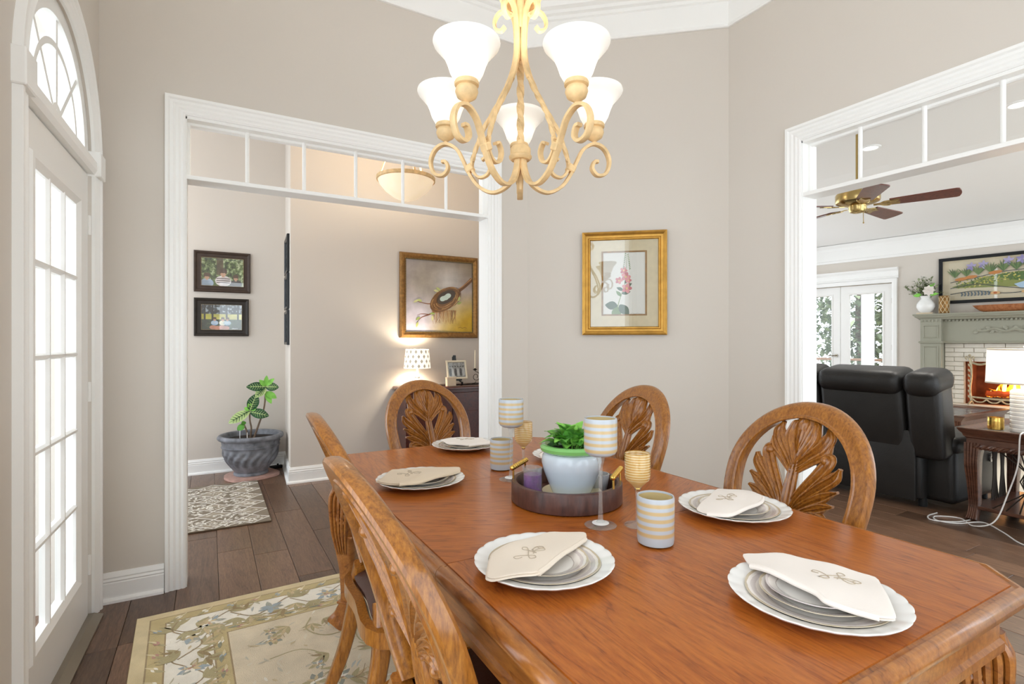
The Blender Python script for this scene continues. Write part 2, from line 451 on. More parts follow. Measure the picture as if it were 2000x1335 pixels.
    def leaf(s, base, tip, width, bend=0.0, up=(0, 0, 1), n=6, fold=0.25, prof=None):
        b = Vector(base); t = Vector(tip); d = t - b; L = d.length; d.normalize()
        sd = d.cross(Vector(up))
        if sd.length < 1e-3: sd = d.cross(Vector((1, 0.3, 0)))
        sd.normalize(); u = sd.cross(d)
        vs = []; fs = []
        for i in range(n + 1):
            q = i / n
            w = width * (math.sin(PI * min(1, q * 0.93 + 0.05)) ** 0.8) if prof is None else width * prof(q)
            c = b + d * L * q + u * bend * L * (4 * q * (1 - q)) * 0.5 - u * bend * L * q * q * 0.5
            vs += [c + sd * w + u * w * fold, c, c - sd * w + u * w * fold]
        for i in range(n):
            o = i * 3
            fs += [(o, o + 1, o + 4, o + 3), (o + 1, o + 2, o + 5, o + 4)]
        return s.add(vs, fs)

def mesh_of(name, mb, material, smooth=None, sharp=38):
    me = bpy.data.meshes.new(name)
    me.from_pydata([tuple(v) for v in mb.v], [], mb.f)
    bm = bmesh.new(); bm.from_mesh(me)
    bmesh.ops.remove_doubles(bm, verts=bm.verts, dist=1e-5)
    bmesh.ops.recalc_face_normals(bm, faces=bm.faces)
    bm.to_mesh(me); bm.free()
    if smooth:
        me.shade_smooth(); me.set_sharp_from_angle(angle=R(sharp))
    me.materials.append(MATS[material] if isinstance(material, str) else material)
    return me

def link(name, me, parent=None, loc=None, rot=None):
    o = bpy.data.objects.new(name, me); COL.objects.link(o)
    if parent is not None: o.parent = parent
    if loc is not None: o.location = loc
    if rot is not None: o.rotation_euler = rot if isinstance(rot, (tuple, list)) else (0, 0, rot)
    return o

def obj(name, mb, material, parent=None, smooth=False, sharp=38, loc=None, rot=None, label=None):
    o = link(name, mesh_of(name, mb, material, smooth, sharp), parent, loc, rot)
    if label: o['label'] = label
    return o

def tag(o, label, cat, group=None):
    o['label'] = label; o['category'] = cat
    if group: o['group'] = group
    return o

def thing(name, label, cat, loc=(0, 0, 0), rot=0.0, group=None):
    o = bpy.data.objects.new(name, None); COL.objects.link(o)
    o.empty_display_size = 0.05
    o.location = loc; o.rotation_euler = rot if isinstance(rot, (tuple, list)) else (0, 0, rot)
    return tag(o, label, cat, group)

def struct(name, mb, material, label=None, loc=None, rot=None, smooth=False, sharp=38):
    o = obj(name, mb, material, None, smooth, sharp, loc, rot, label); o['kind'] = 'structure'
    return o

def frame_empty(name, loc, rz, label=None):
    o = bpy.data.objects.new(name, None); COL.objects.link(o); o.empty_display_size = 0.05
    o.location = loc; o.rotation_euler = (0, 0, rz); o['kind'] = 'structure'
    if label: o['label'] = label
    return o

def copy_tree(o, loc=None, rot=None, label=None, parent=None):
    c = o.copy(); COL.objects.link(c); c.parent = parent
    if parent is not None: c.matrix_parent_inverse = o.matrix_parent_inverse
    if loc is not None: c.location = loc
    if rot is not None: c.rotation_euler = rot if isinstance(rot, (tuple, list)) else (0, 0, rot)
    if label: c['label'] = label
    for ch in list(o.children): copy_tree(ch, parent=c)
    return c

class Art:
    """flat coloured shapes on one sheet, each a hair proud of the one below; plane 'xz' faces -y, 'xy' faces up"""
    def __init__(s, plane='xz', step=0.00006): s.v = []; s.f = []; s.c = []; s.d = 0.0; s.p = plane; s.step = step; s.n = 0; s.d0 = None
    def lift(s):
        s.n += 1
        if s.d0 is None: s.d += s.step
        else: s.d = s.d0 + .00003 * (1 + s.n % 45)      # scattered motifs share a few thin layers
    def poly(s, pts, col):
        s.lift(); o = len(s.v)
        for p in pts: s.v.append((p[0], -s.d, p[1]) if s.p == 'xz' else (p[0], p[1], s.d))
        s.f.append(tuple(range(o, o + len(pts)))); s.c.append(lin(col)); return s
    def rect(s, x0, x1, y0, y1, col): return s.poly([(x0, y0), (x1, y0), (x1, y1), (x0, y1)], col)
    def ell(s, x, y, rx, ry, col, rot=0.0, n=14):
        c, q = math.cos(rot), math.sin(rot)
        return s.poly([(x + rx * math.cos(a) * c - ry * math.sin(a) * q, y + rx * math.cos(a) * q + ry * math.sin(a) * c) for a in [2 * PI * i / n for i in range(n)]], col)
    def leaf(s, x, y, L, w, rot, col, curl=0.0, n=6):
        A = []; B = []
        for i in range(n + 1):
            t = i / n; r = rot + curl * t
            cx = L * t; ww = w * math.sin(PI * (0.08 + 0.9 * t))
            px, py = cx, curl * L * t * t * 0.5
            A.append((px, py + ww)); B.append((px, py - ww))
        pts = A + B[::-1]; c, q = math.cos(rot), math.sin(rot)
        return s.poly([(x + p * c - r2 * q, y + p * q + r2 * c) for p, r2 in pts], col)
    def stroke(s, pts, w, col, smooth=4, w1=None):
        P = catmull([(p[0], p[1], 0) for p in pts], smooth) if smooth else [Vector((p[0], p[1], 0)) for p in pts]
        s.lift()
        n = len(P); o = len(s.v); w1 = w if w1 is None else w1
        for i in range(n):
            t = (P[min(i + 1, n - 1)] - P[max(i - 1, 0)]).normalized(); ww = (w + (w1 - w) * i / (n - 1)) / 2
            for sg in (1, -1):
                x = P[i].x - t.y * ww * sg; y = P[i].y + t.x * ww * sg
                s.v.append((x, -s.d, y) if s.p == 'xz' else (x, y, s.d))
        for i in range(n - 1):
            s.f.append((o + 2 * i, o + 2 * i + 1, o + 2 * i + 3, o + 2 * i + 2)); s.c.append(lin(col))
        return s
    def build(s, name, material, parent=None, loc=None, rot=None):
        me = bpy.data.meshes.new(name); me.from_pydata(s.v, [], s.f)
        at = me.color_attributes.new('Col', 'FLOAT_COLOR', 'CORNER')
        for p in me.polygons:
            for li in p.loop_indices: at.data[li].color = s.c[p.index]
        me.materials.append(MATS[material])
        return link(name, me, parent, loc, rot)

def rand_pick(seq): return seq[random.randrange(len(seq))]

# ------------------------------------------------------------ the setting
WH = 3.75                      # dining room wall height
AY = 3.255                     # back wall face
CX = 3.028                     # right wall face
CASING = [(0, 0), (0, .012), (.010, .017), (.020, .013), (.030, .019), (.044, .015), (.054, .021), (.068, .019), (.076, .027), (.090, .027), (.092, 0)]
BASE = [(0, 0), (.016, 0), (.016, .092), (.013, .097), (.017, .104), (.012, .114), (.014, .121), (.005, .144), (0, .144)]
SHOE = [(.016, 0), (.034, 0), (.032, .012), (.025, .019), (.016, .022)]

# floor: slab with separate boards
fl = struct('floor', MB().box(-1.6, 9.6, -1.6, 6.2, -.06, -.012), 'gap_dark', 'dark brown wide plank wooden floor')
PW = .19
_pl = []
for k, L in enumerate((1.24, 1.52, .92)):
    _pl.append((L, mesh_of('plank', MB().rbox(-PW / 2 + .0012, PW / 2 - .0012, 0, L - .0025, -.012, 0, .0015, 1), 'floor_wood')))
_n = 0
for ci in range(46):
    x = -.62 + ci * PW
    if x < 1.75: lo, hi = 1.9, 5.9
    elif x < 3.1: lo, hi = .2, 2.3
    elif x < 6.4: lo, hi = -.4, 3.2
    else: lo, hi = .4, 3.0
    y = lo - random.random() * .9
    while y < hi:
        L, me = _pl[random.randrange(3)]
        link('plank', me, fl, (x, y, 0)); y += L; _n += 1
# a plain continuation of the boards where they are too far or hidden to tell apart
sub = MB().box(-1.6, 9.6, -1.6, 6.2, -.0119, -.0112)
obj('board_underlay', sub, 'floor_wood', fl)

# dining room walls
w = MB().prism([(-1.4, 0), (-.112, 0), (-.112, 2.468), (1.680, 2.468), (1.680, 0), (2.06, 0), (2.06, WH), (-1.4, WH)], 0, .13, 'xz')
struct('wall_back', w, 'wall_paint', 'greige wall with the wide cased opening to the hallway', (0, AY, 0))
bl = math.hypot(CX - 1.993, 2.366 - AY); brz = math.atan2(2.366 - AY, CX - 1.993)
struct('wall_corner', MB().box(-.02, bl + .02, 0, .13, 0, WH), 'wall_paint', 'narrow angled greige wall between the two cased openings', (1.993, AY, 0), brz)
w = MB().prism([(-2.4, 0), (-1.865, 0), (-1.865, 2.468), (-.07, 2.468), (-.07, 0), (1.6, 0), (1.6, WH), (-2.4, WH)], 0, .13, 'xz')
struct('wall_right', w, 'wall_paint', 'greige wall with the cased opening to the living room', (CX, 0, 0), R(-90))
DL = (-.468, AY, 0); DR = R(87.96)
arc = [(-.605 + .46 * math.cos(PI - PI * i / 32), 2.12 + .46 * math.sin(PI * i / 32)) for i in range(33)]
w = MB().prism([(-4.55, 0), (-4.45, 0), (-4.45, 3.2), (-1.75, 3.2), (-1.75, 0), (-1.065, 0)] + arc + [(-.145, 0), (.03, 0), (.03, WH), (-4.55, WH)], 0, .13, 'xz')
struct('wall_left', w, 'wall_paint', 'greige wall around the glazed door and its arched window', DL, DR)
struct('added_wall_front', MB().box(-.8, .2, -1.45, -1.35, 0, WH).box(2.6, 3.16, -1.45, -1.35, 0, WH).box(.2, 2.6, -1.45, -1.35, 2.65, WH).box(.2, 2.6, -1.45, -1.35, 0, .4), 'wall_paint', 'greige wall added behind the camera to limit the light')  # unseen wall added to cut light from behind; its opening is sized for brightness
struct('added_window_left', MB().box(-4.45, -4.37, .02, .10, 0, 3.2).box(-1.83, -1.75, .02, .10, 0, 3.2).box(-3.14, -3.06, .02, .10, 0, 3.2).box(-4.45, -1.75, .02, .10, 3.12, 3.2).box(-4.45, -1.75, .02, .10, 0, .12), 'trim_white', 'unseen white framed window added beside the glazed door for light', DL, DR)  # added out of view so daylight reaches the living room side wall
struct('ceiling', MB().box(-.75, 3.2, -1.4, 3.42, WH, WH + .05), 'ceiling_white', 'white ceiling above the dining table')

# crown + frieze
CR = [(0, 3.387), (.016, 3.387), (.020, 3.393), (.016, 3.408), (.007, 3.410), (.007, 3.560), (.022, 3.566), (.026, 3.586), (.05, 3.592), (.055, 3.612), (.085, 3.622), (.10, 3.655), (.13, 3.67), (.14, 3.75), (0, 3.75)]
struct('trim_1', MB().mitre([(CX, -1.3), (CX, 2.366), (1.993, AY), (-.468, AY), (-.63, -1.3)], CR, plane='xy'), 'trim_white', 'stepped white crown moulding above the dining room walls')
# casings of the two openings
def opening(name, loc, rz, x0, x1, lab, tbar, lab2):
    c = MB().mitre([(x0 + .006, 0), (x0 + .006, 2.464), (x1 - .006, 2.464), (x1 - .006, 0)], CASING)
    s = struct(name, c, 'trim_white', lab, loc, rz)
    j = MB().box(x0 - .004, x0 + .012, -.004, .136, 0, 2.46).box(x1 - .012, x1 + .004, -.004, .136, 0, 2.46).box(x0, x1, -.004, .136, 2.448, 2.47)
    obj('jamb', j, 'trim_white', s)
    st = [(0, 0), (.012, .002), (.016, .012), (.012, .030), (0, .034)]
    q = MB()
    pth = [(x0 + .012, 2.158), (x0 + .012, 2.448), (x1 - .012, 2.448), (x1 - .012, 2.158)]
    q.mitre(pth, [(-a, -.05 - d) for a, d in st])
    obj('stop_moulding', q, 'trim_white', s)
    b2 = struct(tbar, MB().rbox(x0 + .010, x1 - .010, -.002, .125, 2.134, 2.156, .002, 1), 'trim_white', lab2, loc, rz)
    for i in range(1, 6):
        x = x0 + (x1 - x0) * i / 6
        sp = MB().lathe([(.0001, 2.155), (.013, 2.155), (.0125, 2.163), (.0105, 2.168), (.0105, 2.432), (.0125, 2.437), (.013, 2.449), (.0001, 2.449)], 12, Matrix.Translation((x, .055, 0)))
        obj('spindle', sp, 'trim_white', b2, True)
    return s
opening('trim_2', (0, AY, 0), 0, -.112, 1.680, 'fluted white casing around the hallway opening', 'trim_3', 'white transom shelf with spindles across the hallway opening')
opening('trim_4', (CX, 0, 0), R(-90), -1.865, -.07, 'fluted white casing around the living room opening', 'trim_5', 'white transom shelf with spindles across the living room opening')
# baseboards
def baseboard(name, path, lab=None, mt='trim_white'):
    s = struct(name, MB().mitre(path, BASE, plane='xy'), mt, lab)
    obj('shoe_moulding', MB().mitre(path, SHOE, plane='xy'), mt, s)
    return s
baseboard('baseboard_left', [(-.200, AY), (-.466, AY)], 'white baseboard between glazed door and hallway casing')
baseboard('baseboard_back', [(CX, 1.96), (CX, 2.366), (1.993, AY), (1.776, AY)], 'white baseboard around the angled wall')

# glazed exterior door with fifteen panes, set in the left wall
d1 = frame_empty('door_1', DL, DR, 'white glazed exterior door with fifteen panes')
gx0, gx1, gz0, gz1 = -.918, -.335, .241, 1.885
m = MB()
m.box(-1.050, gx0, .012, .055, .012, 2.05).box(gx1, -.160, .012, .055, .012, 2.05).box(gx0, gx1, .012, .055, .012, gz0).box(gx0, gx1, .012, .055, gz1, 2.05)
obj('door_leaf', m, 'door_white', d1)
obj('glazing_bead', MB().mitre([(gx0, gz0), (gx1, gz0), (gx1, gz1), (gx0, gz1)], [(-.036, -.012), (-.030, -.003), (-.012, -.002), (.012, -.016), (.012, -.028), (-.036, -.028)], True), 'door_white', d1)
cw = (gx1 - gx0) / 3; ch = (gz1 - gz0) / 5
for i in (1, 2):
    x = gx0 + cw * i
    obj('muntin', MB().prism([(x - .012, .024), (x - .005, .012), (x + .005, .012), (x + .012, .024), (x + .012, .042), (x - .012, .042)], gz0, gz1, 'xy'), 'door_white', d1)
for k in range(1, 5):
    z = gz0 + ch * k
    obj('muntin', MB().add([(gx0, .024, z - .012), (gx0, .012, z - .005), (gx0, .012, z + .005), (gx0, .024, z + .012), (gx0, .042, z + .012), (gx0, .042, z - .012),
                            (gx1, .024, z - .012), (gx1, .012, z - .005), (gx1, .012, z + .005), (gx1, .024, z + .012), (gx1, .042, z + .012), (gx1, .042, z - .012)],
                           [(0, 1, 2, 3, 4, 5), (11, 10, 9, 8, 7, 6)] + [(i, (i + 1) % 6, (i + 1) % 6 + 6, i + 6) for i in range(6)]), 'door_white', d1)
pm = mesh_of('pane', MB().box(.011, cw - .011, .031, .035, .011, ch - .011), 'pane_glass')
for i in range(3):
    for k in range(5): link('pane', pm, d1, (gx0 + cw * i, 0, gz0 + ch * k))
for z in (.25, 1.05, 1.82):
    obj('hinge', MB().cyl(.006, z - .045, z + .045, 10, Matrix.Translation((-.156, .006, 0))), 'door_white', d1, True)
obj('threshold', MB().prism([(-.045, 0), (-.045, .010), (-.010, .022), (.11, .022), (.11, 0)], -1.06, -.15, 'xy', Matrix(((0, 0, 1, 0), (1, 0, 0, 0), (0, 1, 0, 0), (0, 0, 0, 1)))), 'nickel', d1)
c = MB().mitre([(-1.060, 0)] + [(-.605 + .455 * math.cos(PI - PI * i / 32), 2.12 + .455 * math.sin(PI * i / 32)) for i in range(33)] + [(-.150, 0)], CASING)
struct('trim_6', c, 'trim_white', 'white arched casing around the glazed door', DL, DR, True, 30)
t7 = struct('trim_7', MB().mitre([(-.145, 2.056), (-1.065, 2.056)], [(0, .0), (0, .012), (-.02, .022), (-.055, .022), (-.070, .012), (-.070, -.07), (0, -.07)]), 'trim_white', 'white rail between glazed door and arched window', DL, DR)
for x in (-1.108, -.102):
    obj('corner_block', MB().rbox(x - .052, x + .052, -.036, .02, 2.05, 2.165, .004, 1), 'trim_white', t7)
# arched window over the door
w1 = frame_empty('window_1', DL, DR, 'white arched sunburst window above the glazed door')
def arcp(r, n=28, a0=0.0, a1=PI): return [(-.605 + r * math.cos(a0 + (a1 - a0) * i / n), 2.126 + r * math.sin(a0 + (a1 - a0) * i / n)) for i in range(n + 1)]
obj('window_frame', MB().prism(arcp(.456) + arcp(.392)[::-1], .012, .075, 'xz'), 'trim_white', w1, True, 25)
obj('window_sill', MB().box(-1.06, -.15, .012, .08, 2.126, 2.152), 'trim_white', w1)
obj('muntin', MB().prism(arcp(.30) + arcp(.276)[::-1], .02, .05, 'xz'), 'trim_white', w1, True, 25)
obj('muntin', MB().prism(arcp(.075) + arcp(.050)[::-1], .02, .05, 'xz'), 'trim_white', w1, True, 25)
for a in (45, 90, 135):
    a = R(a); dx, dz = math.cos(a), math.sin(a); nx, nz = -dz * .011, dx * .011
    obj('muntin', MB().prism([(-.605 + dx * r + nx * s, 2.126 + dz * r + nz * s) for r, s in ((.06, -1), (.40, -1), (.40, 1), (.06, 1))], .021, .049, 'xz'), 'trim_white', w1)
for k in range(4):
    obj('pane', MB().prism([(-.605, 2.14)] + arcp(.395, 8, PI * k / 4 + .01, PI * (k + 1) / 4 - .01), .038, .041, 'xz'), 'pane_glass', w1)
for k in range(4):
    pass

# hallway
HY, FY, RX = 5.96, 5.16, .665
struct('wall_hall_back', MB().box(-1.4, .72, 0, .1, 0, 3.62), 'hall_paint', 'hallway wall behind the potted plant', (0, HY, 0))
struct('wall_hall_return', MB().prism([(.6425, FY + .04), (.690, HY + .01), (.74, HY + .01), (.735, FY + .09)], 0, 3.61), 'hall_paint', 'short hallway wall carrying three black frames')
struct('wall_hall_front', MB().box(.640, 3.2, 0, .1, 0, 3.62), 'hall_paint', 'hallway wall behind the cabinet', (0, FY, 0))
struct('wall_hall_end', MB().box(3.12, 3.2, AY + .1, FY + .05, 0, 3.62), 'hall_paint')
w = MB().box(-1.4, -1.3, AY, 3.50, 0, 3.62).box(-1.4, -1.3, 5.90, 6.06, 0, 3.62).box(-1.4, -1.3, 3.50, 5.90, 3.4, 3.62)
struct('wall_hall_left', w, 'hall_paint')
w2 = MB().box(-1.38, -1.32, 3.50, 3.57, 0, 3.4).box(-1.38, -1.32, 5.83, 5.90, 0, 3.4).box(-1.38, -1.32, 4.66, 4.74, 0, 3.4).box(-1.38, -1.32, 3.50, 5.90, 3.34, 3.4).box(-1.38, -1.32, 3.50, 5.90, 0, .1)
struct('window_2', w2, 'trim_white')  # daylight from the entry; unseen opening widened to brighten the hallway
struct('ceiling_hall', MB().box(-1.4, 3.2, AY + .05, 6.06, 3.62, 3.67), 'ceiling_white')
baseboard('baseboard_hall', [(3.12, FY), (.640, FY), (.690, HY), (-1.3, HY)], 'white baseboard in the hallway')

# living room
GL = (8.782, 4.77, 0); GR = R(-83.2)
w = MB().prism([(-1.3, 0), (-.72, 0), (-.72, 2.17), (.72, 2.17), (.72, 0), (1.58, 0), (1.58, 1.02), (2.62, 1.02), (2.62, 0), (5.2, 0), (5.2, 2.84), (-1.3, 2.84)], 0, .15, 'xz')
struct('wall_living_back', w, 'wall_paint', 'living room wall with french doors and fireplace', GL, GR)
struct('wall_living_left', MB().box(3.16, 3.6, 5.6, 5.7, 0, 3.25).box(8.3, 9.2, 5.6, 5.7, 0, 3.25).box(3.6, 8.3, 5.6, 5.7, 2.8, 3.25), 'wall_paint')
struct('added_window_living', MB().box(3.6, 8.3, 5.61, 5.67, 2.72, 2.8).box(3.6, 8.3, 5.61, 5.67, 0, .12).box(3.6, 3.68, 5.61, 5.67, 0, 2.8).box(8.22, 8.3, 5.61, 5.67, 0, 2.8).box(5.9, 5.98, 5.61, 5.67, 0, 2.8), 'trim_white', 'unseen wide living room window added for daylight')  # hidden window wall, added to brighten the living room
struct('trim_8', MB().mitre([(5.2, 2.545), (-1.3, 2.545)], [(0, 0), (0, .018), (-.03, .022), (-.045, .012), (-.20, .012), (-.235, .03), (-.285, .075), (-.285, 0)]), 'trim_white', 'deep white crown band on the living room wall', GL, GR)
e1 = Vector((math.cos(GR), math.sin(GR))); n1 = Vector((-math.sin(GR), math.cos(GR)))
def gpt(t, y): q = Vector(GL[:2]) + e1 * t + n1 * y; return (q.x, q.y)
A = gpt(-3, -2.6); B = gpt(6.2, -2.6); C1 = gpt(-3, .2); D1_ = gpt(6.2, .2)
cz = MB()
cz.add([(3.16, A[1], 3.2), (A[0], A[1], 3.2), (B[0], B[1], 3.2), (3.16, B[1], 3.2), (3.16, A[1], 3.26), (A[0], A[1], 3.26), (B[0], B[1], 3.26), (3.16, B[1], 3.26)],
       [(0, 1, 2, 3), (4, 5, 6, 7), (0, 1, 5, 4), (1, 2, 6, 5), (2, 3, 7, 6), (3, 0, 4, 7)])
cz.add([(A[0], A[1], 3.2), (B[0], B[1], 3.2), (D1_[0], D1_[1], 2.80), (C1[0], C1[1], 2.80), (A[0], A[1], 3.26), (B[0], B[1], 3.26), (D1_[0], D1_[1], 2.86), (C1[0], C1[1], 2.86)],
       [(0, 1, 2, 3), (4, 5, 6, 7), (0, 1, 5, 4), (1, 2, 6, 5), (2, 3, 7, 6), (3, 0, 4, 7)])
struct('ceiling_living', cz, 'ceiling_white', 'white living room ceiling sloping down to the fireplace wall')
# french doors
head = MB().mitre([(-.72, 0), (-.72, 2.17), (.72, 2.17), (.72, 0)], [(0, -.02), (0, .02), (.02, .026), (.062, .026), (.066, 0), (.066, -.02)])
t9 = struct('trim_9', head, 'trim_white', 'white casing and cornice over the french doors', GL, GR)
obj('cornice', MB().mitre([(-.80, 2.236), (.80, 2.236)], [(0, 0), (0, .022), (.022, .030), (.035, .02), (.10, .02), (.115, .03), (.13, .05), (.148, .058), (.155, .058), (.155, 0)]), 'trim_white', t9)
for k, s in ((2, -1), (3, 1)):
    d = frame_empty('door_%d' % k, GL, GR, 'white french door with a tall glass pane, %s' % ('the one with the lever handle' if s < 0 else 'the one by the fireplace'))
    a, b = (-.712, -.004) if s < 0 else (.004, .712)
    g0, g1 = a + .125, b - .125
    obj('door_leaf', MB().box(a, g0, .03, .075, .01, 2.16).box(g1, b, .03, .075, .01, 2.16).box(g0, g1, .03, .075, .01, .28).box(g0, g1, .03, .075, 2.03, 2.16), 'door_white', d)
    obj('glazing_bead', MB().mitre([(g0, .28), (g1, .28), (g1, 2.03), (g0, 2.03)], [(-.02, -.03), (-.016, -.02), (0, -.02), (.008, -.034), (.008, -.05), (-.02, -.05)], True), 'door_white', d)
    obj('pane', MB().box(g0, g1, .048, .052, .28, 2.03), 'pane_glass', d)
    if s < 0:
        h = MB().cyl(.026, 0, .012, 16, Matrix.Translation((-.062, .03, 1.06)) @ Matrix.Rotation(R(90), 4, 'X'))
        h.tube([(-.062, .02, 1.06), (-.062, -.025, 1.06), (-.075, -.032, 1.06), (-.165, -.032, 1.055)], .009, 8)
        obj('handle', h, 'nickel', d, True)
    for z in (.5, 1.2, 1.9):
        obj('hinge', MB().cyl(.008, z - .04, z + .04, 8, Matrix.Translation(((a + .002) if s < 0 else (b - .002), .026, 0))), 'nickel', d, True)
# recessed downlights in the living room ceiling
for (x, y), l in (((5.674, 2.788), 'round recessed ceiling light behind the first transom spindle'), ((5.676, 1.683), 'round recessed ceiling light at the picture edge above the living room')):
    t = thing('downlight', l, 'ceiling light', (x, y, 3.2), 0, 'recessed lights in the living room')
    obj('trim_ring', MB().lathe([(.062, 0), (.092, 0), (.088, -.012), (.066, -.010), (.062, 0)], 24), 'trim_white', t, True)
    obj('lens', MB().lathe([(.0001, -.004), (.064, -.004)], 24), 'downlight', t)
    ld = bpy.data.lights.new('bulb', 'SPOT'); ld.energy = 70; ld.color = (1, .95, .88); ld.spot_size = R(130); ld.spot_blend = .8; ld.shadow_soft_size = .06
    lo = bpy.data.objects.new('bulb', ld); COL.objects.link(lo); lo.parent = t; lo.location = (0, 0, -.02)

# porch and garden beyond the french doors
struct('ground', MB().box(8.5, 26, -14, 22, -.42, -.40), 'lawn', 'lawn behind the house')
struct('porch_floor', MB().box(-3.5, 5.5, .16, 3.0, -.12, -.02), 'porch_wood', 'porch floor beyond the french doors', GL, GR)
def gthing(name, label, cat, x, y, z=0, group=None): 
    p = gpt(x, y); return thing(name, label, cat, (p[0], p[1], z), GR, group)
for x, y, l in ((.52, 1.15, 'white porch post seen through the french door by the fireplace'), (-.42, 2.3, 'white porch post seen through the french door with the handle'), (1.15, 2.3, 'white porch post behind the railing, far side')):
    t = gthing('porch_post', l, 'post', x, y, -.02, 'porch posts')
    obj('shaft', MB().rbox(-.085, .085, -.085, .085, 0, 2.6, .006, 1), 'trim_white', t)
    obj('base', MB().rbox(-.11, .11, -.11, .11, 0, .14, .006, 1), 'trim_white', t)
    obj('capital', MB().rbox(-.11, .11, -.11, .11, 2.36, 2.44, .006, 1), 'trim_white', t)
t = gthing('porch_railing', 'wooden topped porch railing with slim white balusters', 'railing', 0, 2.75, -.02)
obj('top_rail', MB().rbox(-3.2, 3.2, -.045, .045, .92, .965, .006, 1), 'porch_wood', t)
obj('bottom_rail', MB().box(-3.2, 3.2, -.02, .02, .10, .14), 'trim_white', t)
bm_ = mesh_of('baluster', MB().box(-.016, .016, -.016, .016, .14, .92), 'trim_white')
for i in range(44): link('baluster', bm_, t, (-3.1 + i * .144, 0, 0))
random.seed(21)
for k, (x, y, h, l) in enumerate(((-2.3, 7.0, 4.6, 'grey green tree filling the pane of the french door with the handle'), (1.0, 6.4, 4.2, 'grey green tree seen beside the porch post'), (-.6, 11.5, 5.6, 'tall tree standing behind the other garden trees'), (2.9, 8.2, 4.8, 'garden tree seen in the pane edge by the fireplace'))):
    t = gthing('garden_tree', l, 'tree', x, y, -.4, 'trees beyond the porch')
    obj('trunk', MB().tube(catmull([(0, 0, 0), (.06, .02, h * .25), (-.04, .05, h * .5), (.03, 0, h * .8)], 4), [.13, .1, .08, .03], 8), 'bark', t, True)
    for mname, cnt in (('leaf_outdoor', 1300), ('leaf_outdoor_light', 900)):
        c = MB()
        for i in range(cnt):
            a = random.random() * 2 * PI; q = math.acos(random.uniform(-1, 1)); rr = random.uniform(.45, 1.0)
            p = Vector((math.cos(a) * math.sin(q) * 1.5 * rr, math.sin(a) * math.sin(q) * 1.2 * rr, h * .56 + math.cos(q) * h * .46 * rr))
            dd = Vector((random.uniform(-1, 1), random.uniform(-1, 1), random.uniform(-.8, .5))).normalized()
            c.leaf(p, p + dd * random.uniform(.15, .28), random.uniform(.05, .08), .1, n=2)
        obj('foliage', c, mname, t)

# ------------------------------------------------------------ dining rug
random.seed(5)
RUGZ = .0
RW, RL = 2.66, 3.9                       # rug local frame: origin at the corner by the glazed door, x across, y towards the camera (negative)
rug = thing('area_rug', 'cream and gold floral wool rug under the dining table', 'rug', (-.288, 2.965, RUGZ), R(2.2))
obj('backing', MB().rbox(0, RW, -RL, 0, .0005, .010, .003, 1), 'rug_back', rug)
a = Art('xy', .00001)
def frame_rect(a, i0, i1, col):
    x0, x1, y0, y1 = i0, RW - i0, -RL + i0, -i0; X0, X1, Y0, Y1 = i1, RW - i1, -RL + i1, -i1
    a.poly([(x0, y1), (x1, y1), (X1, Y1), (X0, Y1)], col); a.poly([(x0, y0), (X0, Y0), (X1, Y0), (x1, y0)], col)
    a.poly([(x0, y0), (x0, y1), (X0, Y1), (X0, Y0)], col); a.poly([(x1, y0), (X1, Y0), (X1, Y1), (x1, y1)], col)
BE, GD, IV, FD = (216, 199, 160), (198, 180, 134), (242, 236, 222), (220, 206, 180)
OL, BL, RS, TN, BR = (180, 168, 130), (166, 176, 180), (192, 150, 134), (206, 186, 148), (164, 144, 112)
frame_rect(a, 0.002, .055, BE); frame_rect(a, .055, .115, GD); frame_rect(a, .115, .29, IV); frame_rect(a, .29, .345, GD)
a.rect(.345, RW - .345, -RL + .345, -.345, FD)
for i0 in (.055, .115, .29, .345): frame_rect(a, i0 - .003, i0 + .003, BR)
a.d0 = a.d
def flower(a, x, y, s, rot, c1, c2, petals=6):
    for k in range(petals): a.leaf(x, y, s * random.uniform(.7, 1.1), s * .22, rot + 2 * PI * k / petals + random.uniform(-.2, .2), rand_pick([c1, c1, OL, (172, 172, 160)]), random.uniform(-.6, .6))
    for k in range(petals): a.leaf(x, y, s * .62, s * .12, rot + 2 * PI * (k + .5) / petals, rand_pick([c2, IV, TN]), random.uniform(-.5, .5))
    for k in range(3): a.ell(x + random.uniform(-.2, .2) * s, y + random.uniform(-.2, .2) * s, s * .12, s * .09, rand_pick([RS, c2, BR]))
def spray(a, x, y, s, rot, col):
    for k in (-1, 1): a.stroke([(x, y), (x + s * .5 * math.cos(rot + k * .3), y + s * .5 * math.sin(rot + k * .3)), (x + s * 1.05 * math.cos(rot + k * .8), y + s * 1.05 * math.sin(rot + k * .8))], .004, BR, 3, .002)
    for k in range(-2, 3): a.leaf(x, y, s * (1.0 - .12 * abs(k)), s * .12, rot + k * .38, col if k % 2 else OL, .35 * (1 if k >= 0 else -1))
def ring_pts(i0, step):
    pts = []; x = i0 + .08
    while x < RW - i0 - .05: pts += [(x, -i0, 0.0), (x, -RL + i0, PI)]; x += step
    y = -i0 - .10
    while y > -RL + i0 + .05: pts += [(i0, y, PI / 2), (RW - i0, y, -PI / 2)]; y -= step
    return pts
for (x, y, r) in ring_pts(.085, .105):
    a.ell(x, y, .018, .012, rand_pick([RS, BL, IV]), random.random() * 3); a.leaf(x, y, .045, .006, r + .5, (220, 206, 168), .6); a.leaf(x, y, .05, .008, r + PI + .5, OL, .6)
for (x, y, r) in ring_pts(.317, .115):
    a.ell(x, y, .016, .011, rand_pick([RS, BL, IV]), random.random() * 3); a.leaf(x, y, .045, .006, r - .4, (220, 206, 168), .5); a.leaf(x, y, .05, .008, r + PI - .4, (150, 150, 130), .5)
